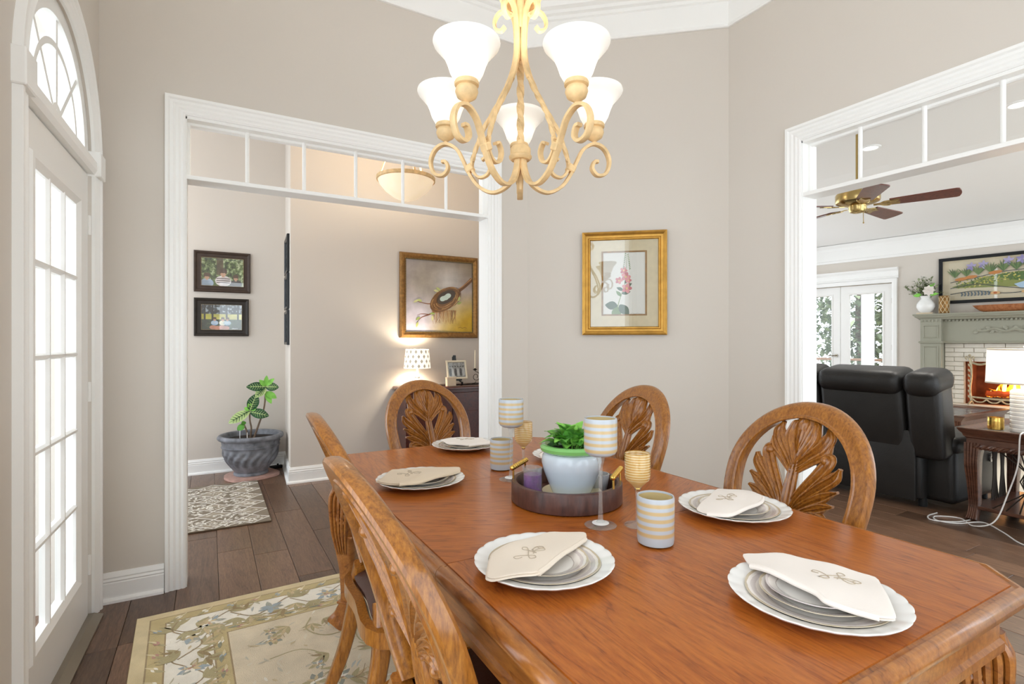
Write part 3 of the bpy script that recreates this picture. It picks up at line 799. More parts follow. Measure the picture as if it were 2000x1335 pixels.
for k, (x, y, r) in enumerate(ring_pts(.2, .26)):
    s = 1 if k % 2 else -1
    c, q = math.cos(r), math.sin(r)
    def loc(px, py): return (x + px * c - py * q, y + px * q + py * c)
    a.stroke([loc(-.17, -.04 * s), loc(-.08, .05 * s), loc(.02, -.01 * s), loc(.09, -.06 * s), loc(.17, -.04 * s)], .006, BR)
    fx, fy = loc(.0, .01 * s); flower(a, fx, fy, .062, r, BL, TN, 7)
    for dx, dy, rr in ((-.09, .045, 1.2), (-.11, -.03, -1.8), (.09, -.05, -.6), (.11, .03, 1.9), (.05, .06, 2.4)):
        px, py = loc(dx, dy * s); spray(a, px, py, .085, r + rr * s, rand_pick([TN, OL, (160, 140, 104)]))
cx, cy = RW / 2, -RL / 2
for k in range(230):
    x = random.uniform(.40, RW - .40); y = random.uniform(-RL + .42, -.40)
    t = random.random()
    if t < .38: flower(a, x, y, random.uniform(.035, .065), random.random() * 6, rand_pick([BL, (150, 152, 140), OL]), rand_pick([TN, IV, (190, 150, 130)]), rand_pick([5, 6, 7]))
    elif t < .75: spray(a, x, y, random.uniform(.06, .10), random.random() * 6.28, rand_pick([OL, TN, BR]))
    else:
        r = random.random() * 6.28
        a.stroke([(x, y), (x + .1 * math.cos(r), y + .1 * math.sin(r)), (x + .19 * math.cos(r + .5), y + .19 * math.sin(r + .5)), (x + .24 * math.cos(r + 1.0), y + .24 * math.sin(r + 1.0))], .006, OL)
for k in range(1500):
    x = random.uniform(.12, RW - .12); y = random.uniform(-RL + .12, -.12)
    e = min(x, RW - x, -y, RL + y)
    if .285 < e < .35: continue
    a.leaf(x, y, random.uniform(.02, .05), random.uniform(.003, .007), random.random() * 6.28, rand_pick([(222, 212, 190), (200, 192, 172), (186, 188, 180), (206, 188, 152), (232, 226, 212)] if e > .35 else [(214, 204, 180), (194, 186, 160), (184, 188, 184), (206, 190, 156)]), random.uniform(-.8, .8))
a.build('pile', 'rug_pile', rug, (0, 0, .0101))

# ------------------------------------------------------------ dining table
TZ = .76
X0, X1, Y0, Y1, CK = .455, 1.602, .425, 2.540, .095
table = thing('dining_table', 'glossy honey brown wooden dining table with clipped corners and carved legs', 'table', (0, 0, 0))
def octo(i=0.0, ck=CK):
    k = ck - i * .4
    return [(X0 + i + k, Y0 + i), (X1 - i - k, Y0 + i), (X1 - i, Y0 + i + k), (X1 - i, Y1 - i - k), (X1 - i - k, Y1 - i), (X0 + i + k, Y1 - i), (X0 + i, Y1 - i - k), (X0 + i, Y0 + i + k)]
S1, S2 = 1.155, 1.81
i = .030
o8 = octo(i)
near = [o8[0], o8[1], o8[2], (X1 - i, S1 - .0008), (X0 + i, S1 - .0008), o8[7]]
far = [(X0 + i, S2 + .0008), (X1 - i, S2 + .0008), o8[3], o8[4], o8[5], o8[6]]
obj('end_panel', MB().prism(near, TZ - .03, TZ), 'table_wood', table)
obj('end_panel', MB().prism(far, TZ - .03, TZ), 'table_wood', table)
xm = (X0 + X1) / 2; ym = (S1 + S2) / 2
obj('leaf_panel', MB().prism([(X0 + i, S1 + .0008), (xm, S1 + .0008), (xm, S2 - .0008), (X0 + i, S2 - .0008)], TZ - .03, TZ), 'table_wood_cross', table)
obj('leaf_panel', MB().prism([(xm + .0003, S1 + .0008), (X1 - i, S1 + .0008), (X1 - i, S2 - .0008), (xm + .0003, S2 - .0008)], TZ - .03, TZ), 'table_wood_cross2', table)
# moulded edge, in the three lengths that part at the leaf seams
E_ = [(.0302, TZ - .004), (.026, TZ - .006), (.022, TZ - .006), (.019, TZ - .002), (.012, TZ - .003), (.004, TZ - .010), (0, TZ - .020), (.002, TZ - .032), (.010, TZ - .042), (.022, TZ - .048), (.030, TZ - .050), (.0302, TZ - .05)]
def edge(path): obj('edge_moulding', MB().mitre(path, E_, plane='xy'), 'table_edge_wood', table, True, 50)
q = octo(0)
edge([(X1, S1 - .0008), q[2], q[1], q[0], q[7], (X0, S1 - .0008)][::-1])
edge([(X0, S2 + .0008), q[6], q[5], q[4], q[3], (X1, S2 + .0008)][::-1])
edge([(X0, S2 - .0008), (X0, S1 + .0008)]); edge([(X1, S1 + .0008), (X1, S2 - .0008)])
AP = [(0, TZ - .05), (0, TZ - .135), (.006, TZ - .142), (-.012, TZ - .142), (-.012, TZ - .150), (-.018, TZ - .150), (.022, TZ - .150), (.022, TZ - .05)]
AP = [(.022, TZ - .05), (0, TZ - .05), (0, TZ - .118), (-.008, TZ - .124), (-.008, TZ - .142), (.022, TZ - .142)]
obj('apron', MB().mitre(octo(.045), AP, True, 'xy'), 'table_edge_wood', table)

def table_leg():
    """carved scroll knee, reeded tapering post, collar, flared foot; faces +x+y outwards along local +x"""
    m = MB()
    sec = [(.5 * sx, .5 * sy) for sx, sy in ((-1, -.8), (-.8, -1), (.8, -1), (1, -.8), (1, .8), (.8, 1), (-.8, 1), (-1, .8))]
    P = catmull([(.0, 0, .62), (.012, 0, .55), (.018, 0, .47), (.008, 0, .36), (-.004, 0, .24), (-.004, 0, .13), (.012, 0, .065), (.040, 0, .012)], 5)
    m.sweep(P, sec, lerp_list([.105, .110, .096, .076, .062, .055, .070, .092], len(P)), up=(0, 1, 0))
    o = [m]
    k = MB()
    for s in (-1, 1):
        for f in (0, 1):
            sp = []
            for t in range(26):
                an = t / 25 * 3.6 * PI; r = .034 * (1 - t / 30)
                px, pz = r * math.cos(an + PI / 2), r * math.sin(an + PI / 2)
                sp.append((.0 + (px if f else 0) + (0 if f else .058), (s * .054 if f else px * s), .50 + pz))
            k.tube(sp, [.007, .007, .005, .004], 6)
    for j in range(-2, 3):
        k.tube(catmull([(.052, j * .017, .615), (.066 - abs(j) * .003, j * .021, .57), (.066 - abs(j) * .003, j * .016, .44), (.050, j * .010, .34)], 5), [.006, .010, .008, .003], 6)
        for s in (-1, 1):
            k.tube(catmull([(j * .017, s * .052, .615), (j * .021 + .008, s * .060, .57), (j * .016 + .012, s * .054, .44), (j * .010 + .006, s * .040, .33)], 5), [.006, .009, .007, .003], 6)
    o.append(k)
    c = MB().rbox(-.046, .040, -.043, .043, .402, .414, .005, 2).rbox(-.036, .036, -.035, .035, .108, .118, .004, 2)
    o.append(c)
    return o
lm, lk, lc = table_leg()
lmesh = mesh_of('leg', lm, 'table_edge_wood', True, 50); kmesh = mesh_of('carving', lk, 'table_edge_wood', True); cmesh = mesh_of('collar', lc, 'table_edge_wood', True)
for (x, y, an) in ((X0 + .085, Y0 + .115, -135), (X1 - .085, Y0 + .115, -45), (X0 + .085, Y1 - .115, 135), (X1 - .085, Y1 - .115, 45)):
    l = link('leg', lmesh, table, (x, y, .0125), R(an)); link('carving', kmesh, l); link('collar', cmesh, l)

# ------------------------------------------------------------ oval back chairs
LEAN = math.tan(R(11))
def lean(v, y0=0.0):
    z = v[2] - .016 * max(0, min(1, (v[2] - .45) / .15))
    return Vector((v[0], v[1] + max(0, z - .44) * .20 + .42 * max(0, z - .6) ** 2 + y0, z))
HW, HC, HT = .243, .80, .236            # hoop centreline half width, centre height, rise
def hoop_path(n=56):
    P = []
    for i in range(n + 1):
        t = i / n
        a = -PI * .5 + 0.62 + (2 * PI - 1.24) * t
        x = HW * math.sin(a + PI) * -1; 
        a2 = a + PI / 2
        px = HW * math.cos(a); pz = math.sin(a)
        P.append((px, HC + (HT * pz if pz > 0 else .36 * pz)))
    return P
def lobe(m, pts, ws, t=.016, y=0.0, ridge=2, n=None):
    P = catmull([(p[0], p[1], 0) for p in pts], 5); n = len(P); W = lerp_list(ws, n)
    S = 14; vs = []; fs = []
    for i in range(n):
        tg = (P[min(i + 1, n - 1)] - P[max(i - 1, 0)]).normalized()
        k = math.sin(PI * (.12 + .8 * i / (n - 1)))
        for side in (-1, 1):
            for j in range(S + 1):
                s = -1 + 2 * j / S
                h = t * (math.sqrt(max(0, 1 - s * s)) * .75 + .25) * (.70 + .30 * math.cos((ridge + 1) * PI * s)) * (.55 + .45 * k)
                if abs(s) == 1: h = t * .12
                q = P[i] + Vector((-tg.y, tg.x, 0)) * W[i] * 1.14 * s
                vs.append(lean((q.x, side * h + y, q.y)))
    K = 2 * (S + 1)
    for i in range(n - 1):
        for sd in range(2):
            for j in range(S):
                o = i * K + sd * (S + 1) + j
                fs.append((o, o + 1, o + K + 1, o + K))
        for j in (0, S):
            o = i * K + j
            fs.append((o, o + S + 1, o + S + 1 + K, o + K))
    for i in (0, n - 1):
        fs.append(tuple(i * K + j for j in range(S + 1)) + tuple(i * K + S + 1 + j for j in range(S, -1, -1)))
    m.add(vs, fs)
def make_chair():
    t = thing('dining_chair', 'x', 'chair', (0, 0, 0), 0, 'oval back dining chairs')
    # hoop: moulded band with an inner bead and rounded outer edge
    sec = [(-.027, -.016), (-.024, -.021), (-.017, -.021), (-.014, -.017), (.012, -.019), (.022, -.018), (.029, -.012), (.031, 0), (.029, .012), (.022, .018), (.012, .019), (-.014, .017), (-.017, .021), (-.024, .021), (-.027, .016)]
    hp = hoop_path(); n = len(hp); vs = []; fs = []; k = len(sec)
    for i2 in range(n):
        a = Vector(hp[max(0, i2 - 1)]); b = Vector(hp[min(n - 1, i2 + 1)]); tg = (b - a).normalized(); nr = Vector((tg.y, -tg.x))
        for (s, d) in sec: vs.append(lean((hp[i2][0] + nr.x * s, d * 1.15, hp[i2][1] + nr.y * s)))
    for i2 in range(n - 1):
        for j in range(k): fs.append((i2 * k + j, i2 * k + (j + 1) % k, (i2 + 1) * k + (j + 1) % k, (i2 + 1) * k + j))
    fs += [tuple(range(k)), tuple(range((n - 1) * k, n * k))]
    obj('back_hoop', MB().add(vs, fs), 'chair_wood', t, True, 32)
    m = MB()
    lobe(m, [(0, .47), (0, .62), (0, .74), (0, .82), (0, .89)], [.030, .026, .022, .018, .012], .017, 0, 2)
    lobe(m, [(0, .90), (0, .95), (0, .99), (0, 1.03)], [.008, .024, .032, .030], .017, 0, 3)
    lobe(m, [(0, .970), (0, .993), (0, 1.012)], [.014, .020, .008], .026, 0, 1)
    for s in (-1, 1):
        lobe(m, [(0, .855), (s * .022, .90), (s * .042, .945), (s * .042, .985), (s * .034, 1.0)], [.009, .016, .022, .014, .004], .019, 0, 1)
        lobe(m, [(s * .004, .84), (s * .038, .88), (s * .078, .92), (s * .096, .955), (s * .088, .988)], [.010, .020, .026, .022, .006], .017, 0, 3)
        lobe(m, [(s * .006, .825), (s * .05, .868), (s * .098, .902), (s * .112, .935)], [.008, .014, .016, .005], .015, 0, 1)
        lobe(m, [(s * .008, .69), (s * .032, .75), (s * .072, .808), (s * .104, .856), (s * .118, .886), (s * .104, .902)], [.010, .014, .018, .021, .020, .010], .018, 0, 2)
        m.ball(lean((s * .106, 0, .885)), .017, 8, (1, 1.35, 1))
        lobe(m, [(s * .01, .69), (s * .055, .75), (s * .112, .805), (s * .148, .838), (s * .160, .868)], [.010, .016, .021, .019, .006], .017, 0, 3)
        lobe(m, [(s * .012, .685), (s * .065, .735), (s * .122, .772), (s * .168, .798)], [.009, .015, .017, .004], .016, 0, 2)
        lobe(m, [(s * .012, .675), (s * .065, .710), (s * .120, .738), (s * .162, .752)], [.009, .015, .017, .004], .016, 0, 2)
        lobe(m, [(s * .010, .655), (s * .055, .688), (s * .100, .706), (s * .130, .700), (s * .128, .680)], [.010, .016, .020, .018, .008], .017, 0, 2)
        m.ball(lean((s * .120, 0, .690)), .016, 8, (1, 1.3, 1))
        lobe(m, [(s * .034, .455), (s * .046, .54), (s * .040, .62), (s * .02, .69)], [.016, .015, .013, .006], .013, 0, 1)
        for q in range(8): m.ball(lean((s * (.044 - .001 * q), -.013, .475 + q * .018)), .0045, 5)
    obj('splat', m, 'chair_wood', t, True, 60)
    # seat frame + upholstered seat
    def seat_poly(o=0.0):
        return [Vector((p[0], p[1])) for p in catmull([(-.205 - o, .035 + o, 0), (0, .05 + o, 0), (.205 + o, .035 + o, 0), (.238 + o, -.20, 0), (.250 + o, -.385 - o * .5, 0), (.13, -.432 - o, 0), (0, -.44 - o, 0), (-.13, -.432 - o, 0), (-.250 - o, -.385 - o * .5, 0), (-.238 - o, -.20, 0)], 5, True)]
    sp = seat_poly()[::-1]
    obj('seat_frame', MB().mitre([(p.x, p.y) for p in sp][::-1], [(0, .405), (-.006, .410), (-.006, .440), (.002, .452), (.03, .452), (.03, .405)], True, 'xy'), 'chair_wood', t, True, 40)
    cu = MB(); rings = [(0, .440), (.006, .462), (-.004, .474), (-.03, .486), (-.09, .495), (-.17, .498)]
    base = seat_poly(-.008); nb = len(base); vs = []; fs = []; cc = Vector((0, -.2))
    for (o, z) in rings:
        f = 1 + o / .24
        for p in base: q = cc + (p - cc) * f; vs.append((q.x, q.y, z))
    for r_ in range(len(rings) - 1):
        for j in range(nb): fs.append((r_ * nb + j, r_ * nb + (j + 1) % nb, (r_ + 1) * nb + (j + 1) % nb, (r_ + 1) * nb + j))
    fs += [tuple(range(nb)), tuple(range((len(rings) - 1) * nb, len(rings) * nb))]
    obj('seat', cu.add(vs, fs), 'leather_brown', t, True, 50)
    sq = [(-.5, -.5), (.5, -.5), (.5, .5), (-.5, .5)]
    sq = [(.5 * a2, .5 * b2) for a2, b2 in ((-1, -.7), (-.7, -1), (.7, -1), (1, -.7), (1, .7), (.7, 1), (-.7, 1), (-1, .7))]
    for s in (-1, 1):
        P = catmull([(s * .150, .030, .50), (s * .185, .035, .42), (s * .196, .050, .32), (s * .198, .085, .18), (s * .200, .140, .05), (s * .202, .165, .001)], 5)
        obj('leg', MB().sweep(P, sq, lerp_list([.046, .052, .046, .040, .034, .032], len(P)), up=(1, 0, 0)), 'chair_wood', t, True, 45)
        P = catmull([(s * .222, -.385, .44), (s * .236, -.405, .39), (s * .236, -.405, .30), (s * .222, -.385, .17), (s * .216, -.378, .07), (s * .226, -.395, .028), (s * .236, -.410, .001)], 5)
        obj('leg', MB().sweep(P, sq, lerp_list([.052, .066, .058, .042, .034, .042, .054], len(P)), up=(1, 0, 0)), 'chair_wood', t, True, 45)
    return t
chair = make_chair()
CZ = .0125
chairs = [((1.145, 2.86, .0035), 9, 'oval back carved wooden chair at the far table head, before the hallway opening'),
          ((1.69, 1.135, CZ), -95, 'oval back carved wooden chair beside the living room opening, in front of the black sofa'),
          ((1.71, 2.00, CZ), -95, 'oval back carved wooden chair below the gold framed flower print'),
          ((.412, 1.02, CZ), 90.5, 'oval back carved wooden chair seen edge on, nearest the camera'),
          ((.480, 1.70, CZ), 87, 'oval back carved wooden chair seen edge on, second along the door side')]
for k, (p, a_, l) in enumerate(chairs):
    if k == 0:
        chair.location = p; chair.rotation_euler = (R(-1.2), 0, R(a_)); chair['label'] = l
    else: copy_tree(chair, p, R(a_), l)

# ------------------------------------------------------------ place settings
random.seed(11)
def charger_mesh():
    pr = [(.0001, .004), (.085, .004), (.098, .006), (.110, .013), (.128, .019), (.150, .0235), (.157, .0255), (.1585, .0245), (.156, .0215), (.128, .015), (.108, .008), (.085, .0005), (.0001, .0005)]
    def mod(r, z, a, j):
        k = max(0, (r - .12) / .038)
        return r * (1 + .012 * k * abs(math.cos(a * 12)) ** .6), z + .0016 * k * abs(math.cos(a * 12))
    return mesh_of('charger_plate', MB().lathe(pr, 192, mod=mod), 'ceramic_white', True, 60)
def plate_mesh(name, Rr, material):
    pr = [(.0001, .005), (Rr * .60, .005), (Rr * .68, .0065), (Rr * .76, .0115), (Rr * .97, .0175), (Rr, .0185), (Rr * 1.004, .0175), (Rr * .97, .0150), (Rr * .75, .008), (Rr * .62, .0005), (.0001, .0005)]
    return mesh_of(name, MB().lathe(pr, 64, mod=lambda r, z, a, j: (r * (1 + .006 * max(0, r / Rr - .8) * 5 * math.cos(a * 6)), z)), material, True, 60)
chm = charger_mesh(); dpm = plate_mesh('dinner_plate', .128, 'plate_dinner'); spm = plate_mesh('salad_plate', .101, 'plate_salad'); bpm = plate_mesh('bread_plate', .088, 'plate_salad')
def napkin_mesh(poly, seedn):
    rnd = random.Random(seedn)
    P = [Vector((p[0], p[1], 0)) for p in poly]
    if sum(P[i].x * P[(i + 1) % len(P)].y - P[(i + 1) % len(P)].x * P[i].y for i in range(len(P))) < 0: P.reverse()
    B = []
    n = len(P)
    for i in range(n):                      # nearly straight sides, slightly softened corners
        p0, p1, p2 = P[i - 1], P[i], P[(i + 1) % n]
        a = p1 + (p0 - p1) * min(.25, .014 / max(.02, (p0 - p1).length)); b = p1 + (p2 - p1) * min(.25, .014 / max(.02, (p2 - p1).length))
        B += [a, p1 * .5 + (a + b) * .25, b]
        q = P[(i + 1) % n]; e = q + (p1 - q) * min(.25, .014 / max(.02, (p1 - q).length))
        for f in (.2, .4, .6, .8): B.append(b + (e - b) * f)
    c = sum(B, Vector()) / len(B)
    ph = rnd.random() * 6
    m = MB()
    for layer in range(3):
        rings = [(.60, 0), (.99, .0), (1.0, .0009), (.99, .0019), (.95, .0024), (.75, .0028), (.5, .003), (.25, .003), (.02, .003)]
        vs = []; fs = []; k = len(B)
        off = Vector((rnd.uniform(-.008, .008), rnd.uniform(-.008, .008), 0)) if layer < 2 else Vector()
        sc = 1.0 - .012 * (2 - layer)
        for (f, z) in rings:
            for p in B:
                q = c + (p - c) * f * sc + off
                rr = math.hypot(q.x, q.y)
                dz = -.085 * max(0, rr - .098)
                wv = .0022 * math.sin(q.x * 34 + q.y * 21 + ph) + .0014 * math.sin(q.y * 55 - q.x * 26 + ph * 2)
                vs.append((q.x, q.y, layer * .0028 + z + dz + wv + .003))
        for r_ in range(len(rings) - 1):
            for j in range(k): fs.append((r_ * k + j, r_ * k + (j + 1) % k, (r_ + 1) * k + (j + 1) % k, (r_ + 1) * k + j))
        m.add(vs, fs)
    def surf(x, y):
        rr = math.hypot(x, y)
        return 2 * .0028 + .0031 - .085 * max(0, rr - .098) + .0022 * math.sin(x * 34 + y * 21 + ph) + .0014 * math.sin(y * 55 - x * 26 + ph * 2) + .003
    return m, surf
def monogram(surf, cx, cy, rot, s=1.0):
    m = MB()
    def put(pts, w=.0011):
        P = []
        for (x, y) in [(p.x, p.y) for p in catmull([(a, b, 0) for a, b in pts], 6)]:
            X = cx + s * (x * math.cos(rot) - y * math.sin(rot)); Y = cy + s * (x * math.sin(rot) + y * math.cos(rot))
            P.append((X, Y, surf(X, Y) + .0004))
        m.tube(P, w, 5)
    put([(-.034, .004), (-.046, .010), (-.044, .020), (-.034, .016), (-.022, .002), (-.014, -.016), (-.022, -.024), (-.030, -.016), (-.020, -.004), (.0, .010), (.012, .022), (.006, .030), (-.002, .024), (.002, .008), (.0, -.012)])
    put([(.0, -.004), (.014, .006), (.030, .008), (.040, .0), (.034, -.010), (.026, -.004), (.030, .004)])
    put([(.004, .004), (.012, -.012), (.022, -.020), (.030, -.014), (.024, -.006), (.010, -.002), (-.006, -.008)])
    return m
SET = [
 ((1.044, .615), [(.024, .185), (-.023, .131), (-.032, -.013), (-.048, -.057), (-.021, -.131), (.002, -.145), (.155, -.039), (.131, .033), (.094, .129)], 'napkin_white', (.062, -.01), -1.1, 'at the chairless table end', 'white'),
 ((.668, 1.02), [(-.167, -.034), (-.159, -.052), (-.068, -.081), (.147, .03), (.172, .068), (.09, .112), (-.045, .082), (-.106, .063)], 'napkin_beige', (-.025, .012), .42, 'beside the near frosted tumbler', 'beige'),
 ((1.387, 1.067), [(-.150, .013), (.092, .128), (.172, .054), (.120, -.021), (.063, -.047), (-.104, -.073), (-.155, -.027)], 'napkin_white', (.012, .03), .35, 'before the living room chair', 'pale'),
 ((1.387, 1.92), [(-.150, .013), (.092, .128), (.172, .054), (.120, -.021), (.063, -.047), (-.104, -.073), (-.155, -.027)], 'napkin_white', (.012, .03), .35, 'behind the tall striped glass', 'half hidden'),
 ((.673, 1.85), [(-.166, -.009), (-.065, .135), (.178, .049), (.155, -.012), (-.023, -.09), (-.112, -.086)], 'napkin_tan', (-.03, .02), .1, 'on the door side towards the hallway', 'tan'),
 ((1.087, 2.365), [(-.092, .090), (.020, .128), (.112, .040), (.085, -.105), (-.02, -.088), (-.10, -.02)], 'napkin_white', (.02, .03), -.4, 'before the hallway chair', 'crumpled'),
]
FOLD = [(1, 2, 3, 4), (2, 3), (6, 5, 4, 3), (6, 5, 4, 3), (5, 4, 3), (4, 3, 2)]
for k, ((x, y), poly, nm, mc, mr, where, adj) in enumerate(SET):
    r0 = random.random() * 6
    tag(link('charger_plate', chm, None, (x, y, TZ), r0), 'white scalloped charger plate ' + where, 'plate', 'scalloped chargers')
    tag(link('dinner_plate', dpm, None, (x, y, TZ + .0042), r0), 'grey banded dinner plate on the charger ' + where, 'plate', 'banded dinner plates')
    tag(link('salad_plate', spm, None, (x, y, TZ + .0094), r0 + 1), 'smaller flowered plate on the dinner plate ' + where, 'plate', 'flowered salad plates')
    zt = TZ + .0094 + .0185
    if k == 0:
        tag(link('bread_plate', bpm, None, (x + .004, y + .004, TZ + .0146), r0), 'third and smallest plate of the stack at the empty table head', 'plate')
        zt += .004
    m, surf = napkin_mesh(poly, k + 3)
    n = obj('napkin', m, nm, None, True, 60, (x, y, zt - .001))
    tag(n, adj + ' folded cloth napkin with stitched monogram ' + where, 'napkin', 'monogrammed napkins')
    ed = FOLD[k]
    P_ = catmull([(poly[i][0] * .965, poly[i][1] * .965, 0) for i in ed], 6)
    obj('rolled_fold', MB().tube([(q.x, q.y, surf(q.x, q.y) - .0045) for q in P_], [.0062, .0056, .0052], 8), nm, n, True)
    obj('monogram', monogram(surf, mc[0], mc[1], mr), 'thread', n, True)

# ------------------------------------------------------------ centrepiece
TX, TY = 1.026, 1.432
tr = thing('serving_tray', 'round dark walnut tray with gold beaded handles holding the centrepiece', 'tray', (TX, TY, TZ))
obj('rim', MB().lathe([(.158, .001), (.178, .001), (.182, .004), (.182, .062), (.179, .066), (.166, .066), (.163, .062), (.158, .016)], 64), 'walnut', tr, True)
obj('base', MB().cyl(.170, .0, .016, 64), 'walnut', tr, True)
for an in (-52, 128):
    M = Matrix.Rotation(R(an), 4, 'Z') @ Matrix.Translation((.145, 0, 0))
    hd = obj('handle', MB().tube([M @ Vector(q) for q in ((.022, -.055, .056), (.022, -.055, .098), (.022, -.050, .103), (.022, .050, .103), (.022, .055, .098), (.022, .055, .056))], .0035, 8), 'gold_bright', tr, True)
    bd = mesh_of('bead', MB().ball((0, 0, 0), .0088, 8), 'gold_bright', True)
    for i in range(9): link('bead', bd, hd, M @ Vector((.022, -.064 + i * .016, .103)))
pot = thing('planter_pot', 'glossy white pot with a bright green rim on the round tray', 'pot', (TX + .012, TY - .012, TZ + .0165))
obj('saucer', MB().lathe([(.0001, 0), (.062, 0), (.094, .012), (.097, .016), (.092, .015), (.060, .005), (.0001, .005)], 40), 'saucer_cream', pot, True)
obj('body', MB().lathe([(.0001, .006), (.058, .006), (.064, .012), (.078, .045), (.093, .085), (.099, .112), (.096, .132), (.088, .146), (.080, .150), (.078, .140), (.07, .12), (.05, .08), (.0001, .07)], 48), 'ceramic_blue_white', pot, True)
obj('rim', MB().lathe([(.078, .142), (.092, .143), (.102, .150), (.104, .160), (.098, .168), (.088, .169), (.080, .163), (.078, .150)], 48), 'glaze_green', pot, True)
obj('soil', MB().lathe([(.0001, .152), (.05, .151), (.081, .150)], 28), 'soil', pot)
pl = thing('potted_plant', 'leafy bright green plant growing in the white pot', 'plant', (TX + .012, TY - .012, TZ + .165))
random.seed(4)
lf = [MB(), MB()]
for i in range(58):
    a = i * 2.4; q = i / 58
    el = 1.35 - q * 1.05
    L = random.uniform(.06, .088)
    st = Vector((random.uniform(-.02, .02), random.uniform(-.02, .02), .0))
    d = Vector((math.cos(a) * math.cos(el), math.sin(a) * math.cos(el), math.sin(el) * .95))
    b0 = st + d * L * .45
    lf[i % 2].leaf(b0, st + d * L * 1.25 + Vector((0, 0, -.004)), random.uniform(.016, .024), .35, n=5, fold=.3)
obj('foliage', lf[0], 'leaf_bright', pl, True); obj('foliage', lf[1], 'leaf_green', pl, True)
s = MB()
for i in range(16):
    a = i * 2.4; rr = .02 + .02 * random.random()
    s.tube([(rr * .4 * math.cos(a), rr * .4 * math.sin(a), -.012), (rr * math.cos(a), rr * math.sin(a), .02), (rr * 1.5 * math.cos(a), rr * 1.5 * math.sin(a), .04)], .0028, 6)
obj('stems', s, 'leaf_bright', pl, True)

# purple candle + silver candle cup on the tray
c = thing('candle', 'purple jar candle behind the white pot on the tray', 'candle', (.918, 1.470, TZ + .0165))
obj('wax', MB().cyl(.029, 0, .072, 28), 'candle_purple', c, True)
obj('jar', MB().lathe([(.030, 0), (.031, .002), (.031, .095), (.029, .096), (.0285, .09), (.0285, .074)], 28), 'glass_clear', c, True)
c = thing('candle_cup', 'cut glass candle cup with silver lining beside the pot on the tray', 'candle cup', (1.148, 1.415, TZ + .0165))
obj('cup', MB().lathe([(.0001, .002), (.026, .002), (.032, .03), (.036, .058), (.033, .058), (.029, .03), (.022, .008), (.0001, .008)], 14), 'cut_glass', c)
obj('wax', MB().cyl(.024, .008, .03, 20), 'ivory_wax', c, True)

def tumbler(x, y, label):
    t = thing('candle_tumbler', label, 'candle holder', (x, y, TZ), 0, 'striped frosted tumblers')
    obj('glass', MB().lathe([(.0001, .001), (.038, .001), (.045, .005), (.0468, .014), (.0475, .118), (.046, .1245), (.0435, .124), (.043, .118), (.043, .016), (.038, .010), (.0001, .010)], 48), 'band_tumbler', t, True)
    obj('gold_lining', MB().lathe([(.0424, .018), (.0424, .120)], 48), 'gold_wash', t, True)
    obj('tea_light', MB().cyl(.019, .0105, .026, 24), 'ivory_wax', t, True)
tumbler(1.002, 1.005, 'frosted glass tumbler with gold stripes beside the beige napkin setting')
tumbler(1.040, 1.905, 'frosted glass tumbler with gold stripes behind the tray, towards the hallway')
def goblet(x, y, label):
    t = thing('candle_goblet', label, 'candle holder', (x, y, TZ), .4, 'tall striped candle glasses')
    obj('stem', MB().lathe([(.0001, .0005), (.044, .0005), (.0455, .002), (.03, .006), (.014, .009), (.0075, .016), (.0055, .06), (.005, .12), (.0065, .17), (.012, .192), (.014, .198), (.0001, .198)], 36), 'glass_clear', t, True)
    obj('bowl', MB().lathe([(.0001, .197), (.014, .196), (.030, .199), (.042, .206), (.0462, .214), (.0468, .222), (.0468, .300), (.045, .305), (.043, .304), (.0425, .22), (.03, .206), (.0001, .204)], 48), 'band_goblet', t, True)
    obj('gold_lining', MB().lathe([(.0418, .222), (.0418, .302)], 48), 'gold_wash', t, True)
    obj('foot_disc', MB().lathe([(.0001, .0105), (.010, .0110), (.024, .0085), (.024, .0075)], 28), 'glass_foot', t, True)
goblet(.964, 1.180, 'tall stemmed candle glass with gold stripes in front of the tray')
goblet(.992, 1.742, 'tall stemmed candle glass with gold stripes behind the tray')
def amber(x, y, label):
    t = thing('votive_goblet', label, 'candle holder', (x, y, TZ), 0, 'short ribbed amber goblets')
    obj('stem', MB().lathe([(.0001, .0005), (.036, .0005), (.037, .002), (.022, .005), (.009, .010), (.005, .02), (.0045, .07), (.006, .095), (.012, .110), (.0001, .112)], 32), 'glass_clear', t, True)
    obj('bowl', MB().lathe([(.0001, .112), (.012, .110), (.022, .120), (.034, .132), (.036, .145), (.036, .204), (.0345, .206), (.033, .204), (.033, .145), (.02, .126), (.0001, .122)], 40), 'amber_rings', t, True)
    obj('tea_light', MB().cyl(.017, .128, .150, 20), 'ivory_wax', t, True)
    obj('knop', MB().ball((0, 0, .104), .008, 8), 'gold_bright', t, True)
amber(1.055, 1.128, 'short amber glass goblet beside the frosted tumbler')
amber(1.075, 1.79, 'short amber glass goblet behind the pot')

